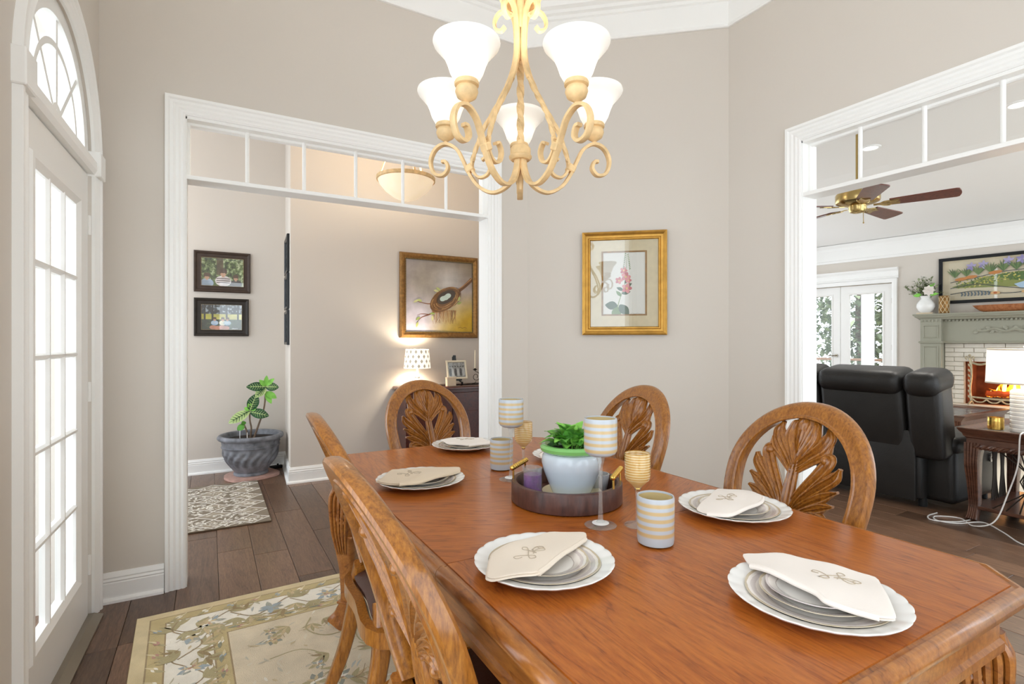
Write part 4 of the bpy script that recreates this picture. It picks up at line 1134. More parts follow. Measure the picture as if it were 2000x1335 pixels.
# ------------------------------------------------------------ chandelier
CH = (.867, 1.462)
ch = thing('chandelier', 'five arm cream gold scroll chandelier with white bell shades', 'chandelier', (CH[0], CH[1], 0), R(-29.76))
STRAP = [(-.5, -.32), (-.4, -.5), (.4, -.5), (.5, -.32), (.5, .32), (.4, .5), (-.4, .5), (-.5, .32)]
def rz(pts, a): return [(p[0] * math.cos(a), p[0] * math.sin(a), p[1]) for p in pts]
ARM = [(.014, 1.885), (.017, 1.835), (.040, 1.787), (.090, 1.766), (.140, 1.788), (.174, 1.832), (.198, 1.880), (.222, 1.922), (.262, 1.944), (.300, 1.930), (.318, 1.890), (.305, 1.850), (.274, 1.840), (.254, 1.860), (.262, 1.884), (.276, 1.886)]
STR = [(.052, 2.300), (.066, 2.288), (.084, 2.298), (.088, 2.322), (.072, 2.346), (.044, 2.346), (.024, 2.314), (.017, 2.26), (.019, 2.19), (.040, 2.12), (.082, 2.045), (.122, 1.985), (.148, 1.93), (.166, 1.876), (.163, 1.842), (.140, 1.820), (.112, 1.828), (.102, 1.858), (.116, 1.882), (.132, 1.876)]
LIP = [(.016, 2.28), (.017, 2.345), (.026, 2.392), (.050, 2.402), (.066, 2.384), (.060, 2.360), (.044, 2.360)]
obj('stem', MB().sweep([(0, 0, 1.895 + i * .02) for i in range(28)], [(-.009, -.009), (.009, -.009), (.009, .009), (-.009, .009)], twist=5 * PI), 'chandelier_paint', ch, True, 30)
obj('rod', MB().cyl(.008, 2.43, 3.72, 12), 'chandelier_paint', ch, True)
obj('canopy', MB().lathe([(.0001, 3.75), (.065, 3.75), (.062, 3.735), (.03, 3.70), (.008, 3.695)], 28), 'chandelier_paint', ch, True)
obj('hub', MB().lathe([(.0001, 1.862), (.03, 1.862), (.036, 1.868), (.037, 1.874), (.033, 1.878), (.033, 1.898), (.028, 1.905), (.014, 1.912), (.012, 1.925), (.0001, 1.926)], 28), 'chandelier_paint', ch, True)
obj('finial', MB().lathe([(.0001, 1.765), (.005, 1.768), (.008, 1.80), (.006, 1.83), (.012, 1.85), (.014, 1.863)], 14), 'chandelier_paint', ch, True)
for k in range(5):
    a = R(-126 + 72 * k)
    up = (-math.sin(a), math.cos(a), 0)
    P = catmull(rz(ARM, a), 5)
    ar = obj('arm', MB().sweep(P, STRAP, [(.011, .019)] * len(P), up=up), 'chandelier_paint', ch, True, 40)
    P = catmull(rz(STR, a), 5)
    sc = [(.009 + .0, .017)] * len(P)
    m = MB(); n0 = len(P)
    m.sweep(P[:47], STRAP, sc[:47], up=up); m.sweep(P[45:66], STRAP, [(.013, .013)] * 21, up=up, twist=3 * PI); m.sweep(P[64:], STRAP, sc[64:], up=up)
    obj('strap', m, 'chandelier_paint', ch, True, 35)
    a2 = a + R(36)
    P = catmull(rz(LIP, a2), 4)
    obj('leaf_curl', MB().sweep(P, STRAP, [(.005, .022)] * len(P), up=(-math.sin(a2), math.cos(a2), 0)), 'chandelier_paint', ch, True, 40)
    cm = Matrix.Rotation(a, 4, 'Z') @ Matrix.Translation((.178, 0, 1.852)) @ Matrix.Rotation(R(28), 4, 'Y')
    obj('collar', MB().rbox(-.016, .012, -.013, .013, -.012, .012, .003, 1, cm), 'chandelier_paint', ch)
    x, y = .262 * math.cos(a), .262 * math.sin(a)
    T = Matrix.Translation((x, y, 0))
    obj('candle_cup', MB().lathe([(.0001, 1.942), (.007, 1.944), (.006, 1.952), (.012, 1.956), (.027, 1.966), (.0325, 1.981), (.030, 1.992), (.027, 1.996), (.034, 1.999), (.035, 2.006), (.032, 2.012), (.0001, 2.012)], 24, T), 'chandelier_paint', ch, True)
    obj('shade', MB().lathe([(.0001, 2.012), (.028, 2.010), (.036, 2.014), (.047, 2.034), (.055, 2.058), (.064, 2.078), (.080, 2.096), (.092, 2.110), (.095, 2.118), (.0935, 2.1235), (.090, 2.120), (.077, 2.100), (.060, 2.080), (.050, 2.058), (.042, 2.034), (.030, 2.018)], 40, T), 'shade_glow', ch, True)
    ld = bpy.data.lights.new('bulb', 'POINT'); ld.energy = 2.4; ld.color = (1, .91, .80); ld.shadow_soft_size = .03
    lo = bpy.data.objects.new('bulb', ld); COL.objects.link(lo); lo.parent = ch; lo.location = (x, y, 2.075)

# ------------------------------------------------------------ pictures
random.seed(9)
def grad(a, x0, x1, y0, y1, fn, nx=26, ny=26):
    a.d += a.step
    for i in range(nx):
        for j in range(ny):
            xa, xb = x0 + (x1 - x0) * i / nx, x0 + (x1 - x0) * (i + 1) / nx; ya, yb = y0 + (y1 - y0) * j / ny, y0 + (y1 - y0) * (j + 1) / ny
            o = len(a.v)
            for p in ((xa, ya), (xb, ya), (xb, yb), (xa, yb)): a.v.append((p[0], -a.d, p[1]) if a.p == 'xz' else (p[0], p[1], a.d))
            a.f.append((o, o + 1, o + 2, o + 3)); a.c.append(lin(fn((i + .5) / nx, (j + .5) / ny)))
def mixc(c, d, t): t = max(0, min(1, t)); return tuple(c[k] * (1 - t) + d[k] * t for k in range(3))
def rectpath(w, h): return [(-w / 2, -h / 2), (w / 2, -h / 2), (w / 2, h / 2), (-w / 2, h / 2)]
def picture(label, loc, rzv, w, h, prof, fmat, name='picture_frame', group=None, glassy=True, tilt=0.0):
    t = thing(name, label, 'picture', loc, (R(tilt), 0, rzv), group)
    obj('frame', MB().mitre(rectpath(w, h), prof, True), fmat, t, True, 25)
    obj('backing', MB().box(-w / 2 + .01, w / 2 - .01, -.006, -.001, -h / 2 + .01, h / 2 - .01), 'gap_dark', t)
    if glassy:
        i = prof[-1][0] - .004
        obj('glass', MB().box(-w / 2 + i, w / 2 - i, -.0145, -.013, -h / 2 + i, h / 2 - i), 'picture_glass', t)
    return t
# flower print on the angled wall
def bpt(t, off=0): return (1.993 + math.cos(brz) * t + math.sin(brz) * off, AY + math.sin(brz) * t - math.cos(brz) * off)
p = bpt(.677, .002)
G1 = [(0, 0), (0, .028), (.010, .034), (.018, .030), (.026, .020), (.040, .017), (.046, .024), (.052, .024), (.058, .016), (.058, 0)]
t = picture('gold framed botanical print of a pink flowering stem on the angled wall', (p[0], p[1], 1.687), brz, .574, .716, G1, 'gold_frame')
mw, mh = .309, .452
obj('mat_board', MB().mitre(rectpath(.46, .60), [(0, .006), (0, .011), (.0755, .011), (.0755, .006)], True), 'mat_cream', t)
obj('mat_liner', MB().mitre(rectpath(mw, mh), [(0, .0065), (0, .0105), (.012, .0105), (.012, .0065)], True), 'bronze_frame', t)
a = Art()
a.rect(-mw / 2, mw / 2, -mh / 2, mh / 2, (236, 233, 226))
GN, GN2, PK, PK2 = (52, 84, 52), (108, 140, 78), (226, 140, 140), (206, 104, 112)
a.stroke([(-.055, -.215), (-.035, -.13), (.0, -.02), (.015, .08), (.02, .20)], .006, (140, 160, 90), 6, .002)
for x, y, L, w, r in ((-.045, -.16, .085, .030, 2.9), (-.04, -.165, .095, .034, -1.9), (-.03, -.15, .09, .032, -.9), (.0, -.03, .06, .014, .4), (-.005, -.05, .05, .012, 2.6), (.005, .0, .05, .012, .9), (-.02, -.09, .05, .012, 2.2), (-.015, -.07, .06, .013, .1)): a.leaf(x, y, L, w, r, rand_pick([GN, GN, GN2]), .2)
for x, y, s in ((.012, .045, .034), (-.035, .02, .026), (.018, -.035, .036), (.03, .02, .022), (-.002, .088, .026)):
    for k in range(5): a.ell(x + s * .5 * math.cos(k * 1.26), y + s * .5 * math.sin(k * 1.26), s * .5, s * .36, rand_pick([PK, PK, PK2]), k * 1.26)
    a.ell(x, y, s * .2, s * .2, (236, 206, 120))
for k in range(18): a.ell(.018 + (-1) ** k * (.022 - k * .0008), .10 + k * .0062, .006, .0035, rand_pick([GN2, (150, 160, 110), (120, 130, 96)]), .8 * (-1) ** k, 8)
a.stroke([(.045, -.212), (.06, -.207), (.075, -.213), (.09, -.207), (.105, -.212), (.125, -.209)], .0014, (140, 130, 120))
a.build('print', 'print_ink', t, (0, -.0062, 0))
# bird nest painting in the hallway
F1 = [(0, 0), (0, .022), (.012, .040), (.030, .044), (.046, .034), (.054, .026), (.054, 0)]
t = picture('square bronze framed oil painting of a bird nest on a branch above the cabinet', (2.081, FY - .002, 1.752), 0, .862, .858, F1, 'bronze_frame', glassy=False)
obj('beaded_liner', MB().mitre(rectpath(.758, .754), [(0, 0), (0, .024), (.006, .027), (.013, .024), (.013, 0)], True), 'dark_frame', t)
b = MB()
for i in range(46):
    q = -.372 + i * .01653
    for s in (-1, 1): b.rbox(q - .006, q + .006, -.0285, -.020, s * .370 - .004, s * .370 + .004, .002, 1); b.rbox(s * .372 - .004, s * .372 + .004, -.0285, -.020, q - .006, q + .006, .002, 1)
obj('gold_beads', b, 'frame_bead_gold', t)
a = Art(); W2 = .366
def bgc(u, v):
    c = mixc((196, 190, 206), (120, 104, 74), max(0, v * 1.1 - .25) * (0.35 + .65 * u))
    c = mixc(c, (202, 164, 40), max(0, 1.25 - v * 2.1) * max(0, u * 1.7 - .45))
    c = mixc(c, (150, 140, 110), .5 * math.exp(-((u - .25) ** 2 + (v - .65) ** 2) * 9))
    c = mixc(c, (206, 204, 200), .8 * math.exp(-((u - .62) ** 2 + (v - .72) ** 2) * 30))
    c = mixc(c, (214, 208, 220), .7 * math.exp(-((u - .15) ** 2 + (v - .2) ** 2) * 14)); return c
grad(a, -W2, W2, -W2, W2, bgc, 40, 40)
br = (128, 84, 48)
a.stroke([(.366, .20), (.28, .12), (.20, .06), (.12, .04)], .042, (112, 78, 50), 5, .024)
a.stroke([(.366, .21), (.26, .12), (.18, .07)], .010, (176, 130, 86), 5)
a.stroke([(-.02, -.06), (-.12, -.08), (-.20, -.07), (-.26, -.055)], .014, (132, 86, 54), 5, .004)
a.stroke([(-.02, -.14), (-.12, -.19), (-.20, -.22), (-.25, -.27)], .018, (120, 70, 46), 5, .004)
a.stroke([(-.12, -.19), (-.20, -.185), (-.25, -.20)], .010, (120, 70, 46), 5, .003)
for k in range(34): 
    x = -.08 + k * .0078; a.stroke([(x, -.14), (x + random.uniform(-.012, .012), -.20), (x + random.uniform(-.03, .01), -.24 - random.random() * .05)], .007, rand_pick([(160, 116, 66), (188, 150, 96), (122, 84, 50)]), 3, .002)
a.ell(.055, -.03, .185, .105, (120, 84, 48), .55, 28)
for k in range(70):
    an = random.random() * 6.28; f = random.uniform(.62, 1.12); pts = []
    for q in range(4):
        A2 = an + q * .28; px, py = .176 * f * math.cos(A2), .10 * f * math.sin(A2)
        pts.append((.055 + px * math.cos(.55) - py * math.sin(.55), -.03 + px * math.sin(.55) + py * math.cos(.55)))
    a.stroke(pts, .006, rand_pick([(164, 120, 70), (196, 156, 98), (106, 72, 42), (138, 98, 56)]), 3, .003)
a.ell(.065, -.005, .115, .060, (70, 56, 42), .5, 24)
for x, y in ((.03, -.022), (.062, -.01), (.085, .008)): a.ell(x, y, .036, .026, (196, 214, 206), .4, 16)
for x, y, r in ((-.02, .05, 2.8), (.0, .06, 2.4), (-.20, -.06, 2.6), (-.24, -.05, 3.4), (.20, -.04, 1.0), (.19, -.07, .2), (-.22, -.22, 3.6), (-.24, -.27, 4.2), (-.06, -.18, 3.0), (-.08, -.2, 4.4)): a.leaf(x, y, .055, .012, r, rand_pick([(186, 196, 120), (150, 166, 92), (206, 206, 150)]), .3)
a.stroke([(.20, -.325), (.225, -.318), (.25, -.326), (.275, -.319), (.30, -.325)], .003, (84, 62, 40), 4)
a.build('canvas', 'oil_paint', t, (0, -.0145, 0))
# family photographs on the far hallway wall
F2 = [(0, 0), (0, .018), (.008, .026), (.020, .022), (.028, .014), (.052, .012), (.056, .015), (.061, .015), (.062, 0)]
def trees(u, v, n):
    return 1.8 * mnoise.noise(Vector((u * 13, v * 10, n * 7.3))) + 1.1 * mnoise.noise(Vector((u * 31, v * 25, n * 3.1)))
def photo1(u, v):
    c = (96, 116, 62); q = trees(u, v, 1.0)
    c = mixc(c, (206, 214, 170), max(0, q * .9)); c = mixc(c, (38, 44, 26), max(0, -q * .8))
    if .36 < u < .52 and v > .4: c = mixc(c, (92, 70, 52), .8)
    return c
def photo2(u, v):
    q = trees(u, v, 4.0)
    if v > .62: c = mixc((40, 46, 52), (190, 200, 210), max(0, q))
    elif v > .42: c = mixc((196, 186, 60), (226, 220, 150), u)
    else: c = mixc((44, 52, 44), (96, 120, 80), max(0, q * .4) + u * .4)
    for x in (.08, .27, .62, .9):
        if abs(u - x) < .025 and v > .38: c = (34, 34, 36)
    return c
SK = (206, 158, 128); HR = (88, 60, 42)
def person_in_photo(a, x, y, s, shirt, stripe=None):
    a.ell(x, y - s * 1.45, s * 1.25, s * .95, shirt, 0, 18)
    if stripe:
        for k in range(3): a.stroke([(x - s * 1.05, y - s * (1.05 + k * .36)), (x, y - s * (1.0 + k * .36)), (x + s * 1.05, y - s * (1.05 + k * .36))], s * .14, stripe, 3)
    a.rect(x - s * .22, x + s * .22, y - s * .8, y - s * .4, SK)
    a.ell(x, y, s * .52, s * .66, SK); a.ell(x, y + s * .34, s * .6, s * .42, HR); a.ell(x - s * .42, y + s * .15, s * .16, s * .34, HR); a.ell(x + s * .42, y + s * .15, s * .16, s * .34, HR)
def clip_rect(a, w, h):                     # drop whatever pokes beyond the print
    keep = []
    for f, c in zip(a.f, a.c):
        if all(abs(a.v[i][0]) <= w / 2 + 1e-4 and abs(a.v[i][2]) <= h / 2 + 1e-4 for i in f): keep.append((f, c))
        else:
            for i in f: a.v[i] = (max(-w / 2, min(w / 2, a.v[i][0])), a.v[i][1], max(-h / 2, min(h / 2, a.v[i][2])))
            keep.append((f, c))
    a.f = [k[0] for k in keep]; a.c = [k[1] for k in keep]
t = picture('dark brown framed photograph of three people under trees, the upper of two', (.117, HY - .002, 1.967), 0, .490, .398, F2, 'brown_frame', group='family photographs')
a = Art(); w_, h_ = .370, .278
grad(a, -w_ / 2, w_ / 2, -h_ / 2, h_ / 2, photo1, 64, 48)
person_in_photo(a, -.135, -.045, .046, (168, 184, 204)); person_in_photo(a, .115, -.05, .042, (52, 42, 40)); person_in_photo(a, .005, -.005, .056, (226, 214, 212), (84, 62, 56))
clip_rect(a, w_, h_); a.build('photo_print', 'photo_ink', t, (0, -.0062, 0))
obj('gold_fillet', MB().mitre(rectpath(w_ + .006, h_ + .006), [(0, .006), (0, .0135), (.006, .0135), (.006, .006)], True), 'frame_bead_gold', t)
t = picture('dark framed photograph of three people in a park, the lower of two', (.110, HY - .002, 1.523), 0, .474, .370, F2, 'dark_frame', group='family photographs')
a = Art(); w_, h_ = .354, .250
grad(a, -w_ / 2, w_ / 2, -h_ / 2, h_ / 2, photo2, 64, 48)
for x, y in ((-.075, -.10), (-.04, -.105), (.0, -.10), (.035, -.105)): a.ell(x, y, .032, .020, rand_pick([(196, 132, 108), (206, 140, 120)]))
person_in_photo(a, -.062, -.018, .026, (150, 176, 206), (226, 232, 238)); person_in_photo(a, .008, -.018, .026, (226, 220, 196)); person_in_photo(a, .048, -.018, .026, (150, 186, 206), (236, 238, 240))
a.stroke([(.09, -.113), (.10, -.109), (.112, -.113), (.125, -.109), (.14, -.112)], .004, (238, 238, 238), 3)
clip_rect(a, w_, h_); a.build('photo_print', 'photo_ink', t, (0, -.0062, 0))
obj('gold_fillet', MB().mitre(rectpath(w_ + .006, h_ + .006), [(0, .006), (0, .0135), (.006, .0135), (.006, .006)], True), 'frame_bead_gold', t)
# three black frames edge on, on the short return wall
rrz = math.atan2(FY - HY, .640 - .690)
F3 = [(0, 0), (0, .022), (.006, .026), (.020, .024), (.028, .014), (.028, 0)]
for z, h, l in ((2.10, .345, 'topmost'), (1.752, .325, 'middle'), (1.414, .32, 'lowest')):
    y = 5.44; x = .640 + (y - FY) / (HY - FY) * .05
    t = picture('slim black picture frame on the short hallway wall, %s of three' % l, (x - .002, y, z), rrz, .44, h, F3, 'black_frame', group='black frames on the short hallway wall')
    a = Art(); grad(a, -.19, .19, -h / 2 + .03, h / 2 - .03, lambda u, v: mixc((150, 150, 150), (70, 76, 84), trees(u, v, 2.2) * .5 + .5), 12, 10)
    a.build('photo_print', 'photo_ink', t, (0, -.0062, 0))

# ------------------------------------------------------------ hallway furnishing
pot = thing('garden_pot', 'large weathered grey pot with wavy fluting in the hallway corner', 'pot', (.350, 5.645, .012), .3)
def pmod(r, z, a, j):
    if .07 < z < .262 and r > .1:
        k = math.sin(PI * (z - .07) / .192)
        return r * (1 + .040 * k * math.cos(18 * a + 3.2 * math.sin((z - .07) / .192 * PI * 1.5))), z
    return r, z
prof = [(.0001, .012), (.135, .012), (.150, .014), (.152, .030), (.140, .040)] + [(.148 + .098 * math.sin((z - .05) / .22 * PI / 2), z) for z in [.05 + .0147 * i for i in range(16)]] + [(.252, .276), (.256, .284), (.248, .290), (.254, .335), (.262, .345), (.280, .352), (.288, .366), (.284, .384), (.268, .394), (.250, .390), (.243, .375), (.235, .33), (.0001, .32)]
obj('body', MB().lathe(prof, 160, mod=pmod), 'stone_grey', pot, True, 60)
obj('saucer', MB().prism([(p.x, p.y) for p in catmull([(-.20, -.16, 0), (.0, -.225, 0), (.20, -.16, 0), (.225, .05, 0), (.15, .20, 0), (-.1, .20, 0), (-.225, .05, 0)], 6, True)], -.010, .012), 'clay_pink', pot, True)
obj('soil', MB().lathe([(.0001, .348), (.12, .352), (.238, .345)], 36), 'soil', pot)
for k in range(3):
    a0 = -1.9 + k * .9; m = MB()
    for j in range(-3, 4): m.leaf((.255 * math.cos(a0), .255 * math.sin(a0), .300), ((.258) * math.cos(a0 + j * .06), (.258) * math.sin(a0 + j * .06), .338 - abs(j) * .008), .007, 0, up=(math.cos(a0), math.sin(a0), 0), n=3)
    obj('relief', m, 'stone_grey', pot)
pl = thing('croton_plant', 'young croton with two stems and striped leaves in the grey pot', 'plant', (.350, 5.645, .355))
st = MB()
S_ = [catmull([(.02, -.02, 0), (.06, -.02, .12), (.11, -.01, .28), (.125, .0, .43), (.125, .0, .50)], 5), catmull([(-.01, -.02, 0), (.0, -.02, .10), (-.012, -.02, .18), (-.012, -.02, .27)], 5), catmull([(-.03, -.02, 0), (-.04, -.03, .08), (-.06, -.03, .14)], 5)]
for P in S_: st.tube(P, [.010, .008, .007], 7)
obj('stem', st, 'bark', pl, True)
LV = [((.125, 0, .49), (-.04, -.03, .50), .045, 'leaf_dark'), ((.125, 0, .49), (.035, -.05, .40), .042, 'leaf_vein'), ((.125, 0, .49), (.24, -.03, .485), .042, 'leaf_dark'), ((.125, 0, .50), (.135, -.02, .60), .022, 'leaf_bright'), ((.125, 0, .50), (.20, -.02, .57), .022, 'leaf_bright'), ((.125, 0, .50), (.07, -.03, .56), .024, 'leaf_bright'), ((.125, 0, .44), (.22, -.03, .38), .032, 'leaf_bright'), ((.125, 0, .43), (.175, -.03, .33), .026, 'leaf_bright'),
      ((-.012, -.02, .27), (.045, -.04, .43), .052, 'leaf_dark'), ((-.012, -.02, .26), (.15, -.05, .215), .048, 'leaf_dark'), ((-.012, -.02, .27), (-.19, -.05, .17), .046, 'leaf_vein'), ((-.012, -.02, .28), (-.06, -.03, .30), .02, 'leaf_bright'), ((-.012, -.02, .28), (.05, -.03, .29), .018, 'leaf_bright'), ((-.012, -.02, .29), (-.02, -.04, .35), .018, 'leaf_bright'), ((-.06, -.03, .14), (-.12, -.05, .10), .030, 'leaf_green'), ((-.06, -.03, .14), (-.075, -.05, .18), .022, 'leaf_green')]
for b0, t0, w_, mt in LV:
    m = MB().leaf(b0, t0, w_, .12, up=(0, -1, .25), n=8, fold=.12)
    o = obj('leaf', m, mt, pl, True)
    B_, T_ = Vector(b0), Vector(t0); d = (T_ - B_); sd = d.cross(Vector((0, -1, .25))).normalized(); u = sd.cross(d.normalized())
    v = MB()
    if mt in ('leaf_dark', 'leaf_vein'):
        for sg in (1, -1):
            for q in range(1, 7):
                c0 = B_ + d * (q / 8); c1 = B_ + d * (q / 8 + .12) + sd * sg * w_ * .8 * math.sin(PI * (q / 8 + .05))
                v.tube([c0 + u * .011, c1 + u * (.014)], [.0032, .0014] if mt == 'leaf_vein' else [.0022, .0008], 4)
        v.tube([B_ + u * .010, B_ + d * .5 + u * .012, T_ + u * .003], [.003, .003, .001], 5)
        obj('veins', v, 'leaf_dark' if mt == 'leaf_vein' else 'leaf_vein', o)
for k, (x, y) in enumerate(((-.10, -.10), (-.04, -.12))): obj('stake', MB().cyl(.003, -.01, .10 - k * .02, 6, Matrix.Translation((x, y, 0))), 'glass_foot', pl)
bx = thing('power_strip', 'small black power strip on the floor beside the grey pot', 'power strip', (.60, 5.86, 0), .2)
obj('housing', MB().rbox(-.07, .05, -.02, .02, .0005, .03, .006, 2), 'rubber_black', bx, True); obj('switch', MB().rbox(.0, .016, -.008, .008, .03, .045, .003, 1), 'rubber_black', bx)
# hallway mat
rg = thing('hall_rug', 'taupe and ivory lattice patterned rug in the hallway', 'rug', (0, 0, 0))
hx0, hx1, hy0, hy1 = -1.05, .388, 4.13, 5.40
obj('backing', MB().rbox(hx0, hx1, hy0, hy1, .0005, .011, .003, 1), 'rug_edge_taupe', rg)
a = Art('xy', .00001); a.rect(hx0 + .004, hx1 - .004, hy0 + .004, hy1 - .004, (128, 116, 100)); a.d0 = a.d
c1, c2, c3 = (226, 221, 212), (204, 197, 185), (170, 160, 146)
nx, ny = 6, 6; cw, chh = (hx1 - hx0) / nx, (hy1 - hy0) / ny
for i in range(nx):
    for j in range(ny):
        x, y = hx0 + (i + .5) * cw, hy0 + (j + .5) * chh
        a.poly([(x - cw * .36, y), (x, y - chh * .36), (x + cw * .36, y), (x, y + chh * .36)], (164, 152, 134))
        for k in range(44):
            rr = random.random(); an = random.random() * 6.28
            px, py = x + cw * .34 * rr * math.cos(an) * .8, y + chh * .34 * rr * math.sin(an) * .8
            a.leaf(px, py, random.uniform(.02, .045), .006, random.random() * 6.28, rand_pick([c1, c1, c3, (130, 118, 102)]), .5)
        for q in range(26): a.leaf(hx0 + i * cw + random.uniform(-.07, .07), hy0 + j * chh + random.uniform(-.07, .07), .04, .007, random.random() * 6.28, rand_pick([c1, c2]), .4)
        for (sx, sy) in ((1, 1), (1, -1), (-1, 1), (-1, -1)):
            a.stroke([(x + sx * cw * .5, y), (x + sx * cw * .34, y + sy * chh * .12), (x + sx * cw * .12, y + sy * chh * .34), (x, y + sy * chh * .5)], .012, c1, 4)
for k in range(len(a.v)): a.v[k] = (max(hx0 + .004, min(hx1 - .004, a.v[k][0])), max(hy0 + .004, min(hy1 - .004, a.v[k][1])), a.v[k][2])
a.build('pile', 'rug_pile', rg, (0, 0, .0111))
# cabinet
cb = thing('hall_cabinet', 'dark cherry wood cabinet against the hallway wall', 'cabinet', (0, 0, 0))
kx0, kx1, ky0, ky1, kz = 1.60, 2.98, 4.80, 5.145, .845
obj('top', MB().mitre([(kx0 - .02, ky1), (kx0 - .02, ky0 - .02), (kx1 + .02, ky0 - .02), (kx1 + .02, ky1)], [(0, kz - .03), (-.006, kz - .026), (-.004, kz - .012), (.006, kz - .002), (.02, kz), (.25, kz), (.25, kz - .03)], False, 'xy').box(kx0 + .1, kx1 - .1, ky0 + .1, ky1, kz - .025, kz), 'dark_wood', cb)
obj('body', MB().box(kx0, kx1, ky0, ky1, .09, kz - .03), 'dark_wood', cb)
obj('plinth', MB().rbox(kx0 + .01, kx1 - .01, ky0 + .012, ky1, .001, .09, .004, 1), 'dark_wood', cb)
for i in range(3):
    xa = kx0 + .03 + i * .445; xb = xa + .43
    dd = obj('door', MB().rbox(xa, xb, ky0 - .014, ky0 + .004, .11, kz - .06, .004, 1), 'dark_wood', cb)
    obj('panel', MB().rbox(xa + .06, xb - .06, ky0 - .018, ky0 - .012, .17, .60, .003, 1), 'dark_wood', dd)
    obj('knob', MB().ball((xb - .03, ky0 - .026, .40), .012, 8), 'brass', dd, True)
# small lamp on the cabinet
lp = thing('table_lamp', 'small white lamp with a diamond patterned shade on the cabinet', 'lamp', (1.772, 4.97, kz))
obj('base', MB().lathe([(.0001, 0), (.066, 0), (.066, .022), (.060, .026), (.052, .050), (.040, .066), (.026, .074), (.026, .090), (.034, .096), (.030, .108), (.014, .116), (.010, .16), (.010, .24)], 8), 'ceramic_white', lp, True, 25)
sh = obj('shade', MB().lathe([(.131, .178), (.113, .364), (.111, .364), (.129, .178)], 48), 'lamp_shade_glow', lp, True)
m = MB()
for i in range(14):
    for j in range(4):
        an = 2 * PI * (i + .5 * (j % 2)) / 14; z = .202 + j * .046
        def sp(da, dz): 
            zz = z + dz; r = .1318 - (zz - .178) * .0968; return (r * math.cos(an + da), r * math.sin(an + da), zz)
        m.add([sp(-.12, 0), sp(0, -.021), sp(.12, 0), sp(0, .021)], [(0, 1, 2, 3)])
obj('pattern', m, 'lamp_pattern', sh)
ld = bpy.data.lights.new('bulb', 'POINT'); ld.energy = 8.5; ld.color = (1, .88, .70); ld.shadow_soft_size = .03
lo = bpy.data.objects.new('bulb', ld); COL.objects.link(lo); lo.parent = lp; lo.location = (0, 0, .29)
# small photograph on an easel
es = thing('tabletop_easel', 'small black display easel on the cabinet', 'easel', (2.165, 4.93, kz))
m = MB()
for s in (-1, 1): m.tube(catmull([(s * .05, -.03, .0), (s * .045, -.035, .03), (s * .03, -.005, .06), (s * .02, .03, .20), (s * .012, .05, .285)], 4), .0075, 8); m.tube([(s * .05, -.03, .004), (s * .048, -.055, .012), (s * .046, -.06, .035)], .007, 8)
m.rbox(-.06, .06, -.025, -.005, .045, .06, .004, 1).rbox(-.012, .018, .035, .055, .20, .30, .004, 1)
m.tube([(0, .05, .24), (0, .10, .10), (0, .13, .002)], .006, 8)
obj('stand', m, 'black_frame', es, True)
t = picture('small cream framed black and white group photograph on the easel', (2.165, 4.915, kz + .155), R(4), .225, .19, [(0, 0), (0, .012), (.006, .015), (.016, .012), (.020, .008), (.020, 0)], 'ivory_wax', tilt=-12)
a = Art(); grad(a, -.09, .09, -.072, .072, lambda u, v: mixc((196, 196, 196), (120, 120, 122), trees(u, v, 3) * .4 + .3), 16, 12)
for i in range(6):
    x = -.072 + i * .029; dk = (40, 40, 44) if i % 2 == 0 else (206, 206, 206)
    a.ell(x, -.025, .016, .042, dk); a.ell(x, .026, .009, .012, (176, 172, 168)); a.ell(x, .033, .010, .007, (60, 58, 56))
a.build('photo_print', 'photo_ink', t, (0, -.0062, 0))
bx = thing('card_box', 'small tan card box in front of the easel', 'box', (2.075, 4.845, kz), .1)
obj('box', MB().rbox(-.05, .05, -.02, .02, 0, .085, .003, 1), 'napkin_tan', bx); obj('lid', MB().rbox(-.052, .052, -.022, .022, .072, .09, .003, 1), 'napkin_tan', bx)
cd = thing('candle_stand', 'scrolled wrought iron candelabra with two arms on the cabinet', 'candle holder', (2.452, 4.93, kz))
m = MB(); m.tube([(0, 0, 0), (-.002, 0, .10), (.0, 0, .26)], [.0045, .004, .003], 6)
for s in (-1, 1):
    P = []
    for i in range(30):
        an = i / 29 * 2.8 * PI; r = .050 * (1 - i / 40); P.append((s * (.060 + r * math.cos(an + PI / 2)), 0, .078 + r * math.sin(an + PI / 2)))
    m.tube(P, .003, 6); m.tube(catmull([(s * .06, 0, .128), (s * .068, 0, .134), (s * .072, 0, .142)], 3), .003, 6); m.tube(catmull([(s * .06, 0, .028), (s * .075, .01, .01), (s * .10, .02, .0035)], 3), .003, 6); m.tube([(s * .02, 0, .06), (0, 0, .05)], .003, 6)
m.tube([(0, 0, .02), (0, .04, .01), (0, .07, .0035)], .003, 6)
obj('scrollwork', m, 'wrought_iron', cd, True)
for s in (-1, 1): obj('candle_pan', MB().lathe([(.0001, .140), (.010, .142), (.024, .152), (.024, .155), (.011, .148), (.011, .165), (.0001, .165)], 16, Matrix.Translation((s * .072, 0, 0))), 'wrought_iron', cd, True)
for s, l in ((-1, 'ivory taper candle in the candelabra, nearer the easel'), (1, 'ivory taper candle in the candelabra, beside the white casing')):
    c = thing('taper_candle', l, 'candle', (2.452 + s * .072, 4.93, kz + .165), 0, 'taper candles')
    obj('wax', MB().lathe([(.0001, 0), (.0095, 0), (.0075, .16), (.004, .188), (.0001, .190)], 14), 'ivory_wax', c, True); obj('wick', MB().cyl(.001, .188, .198, 6), 'rubber_black', c)
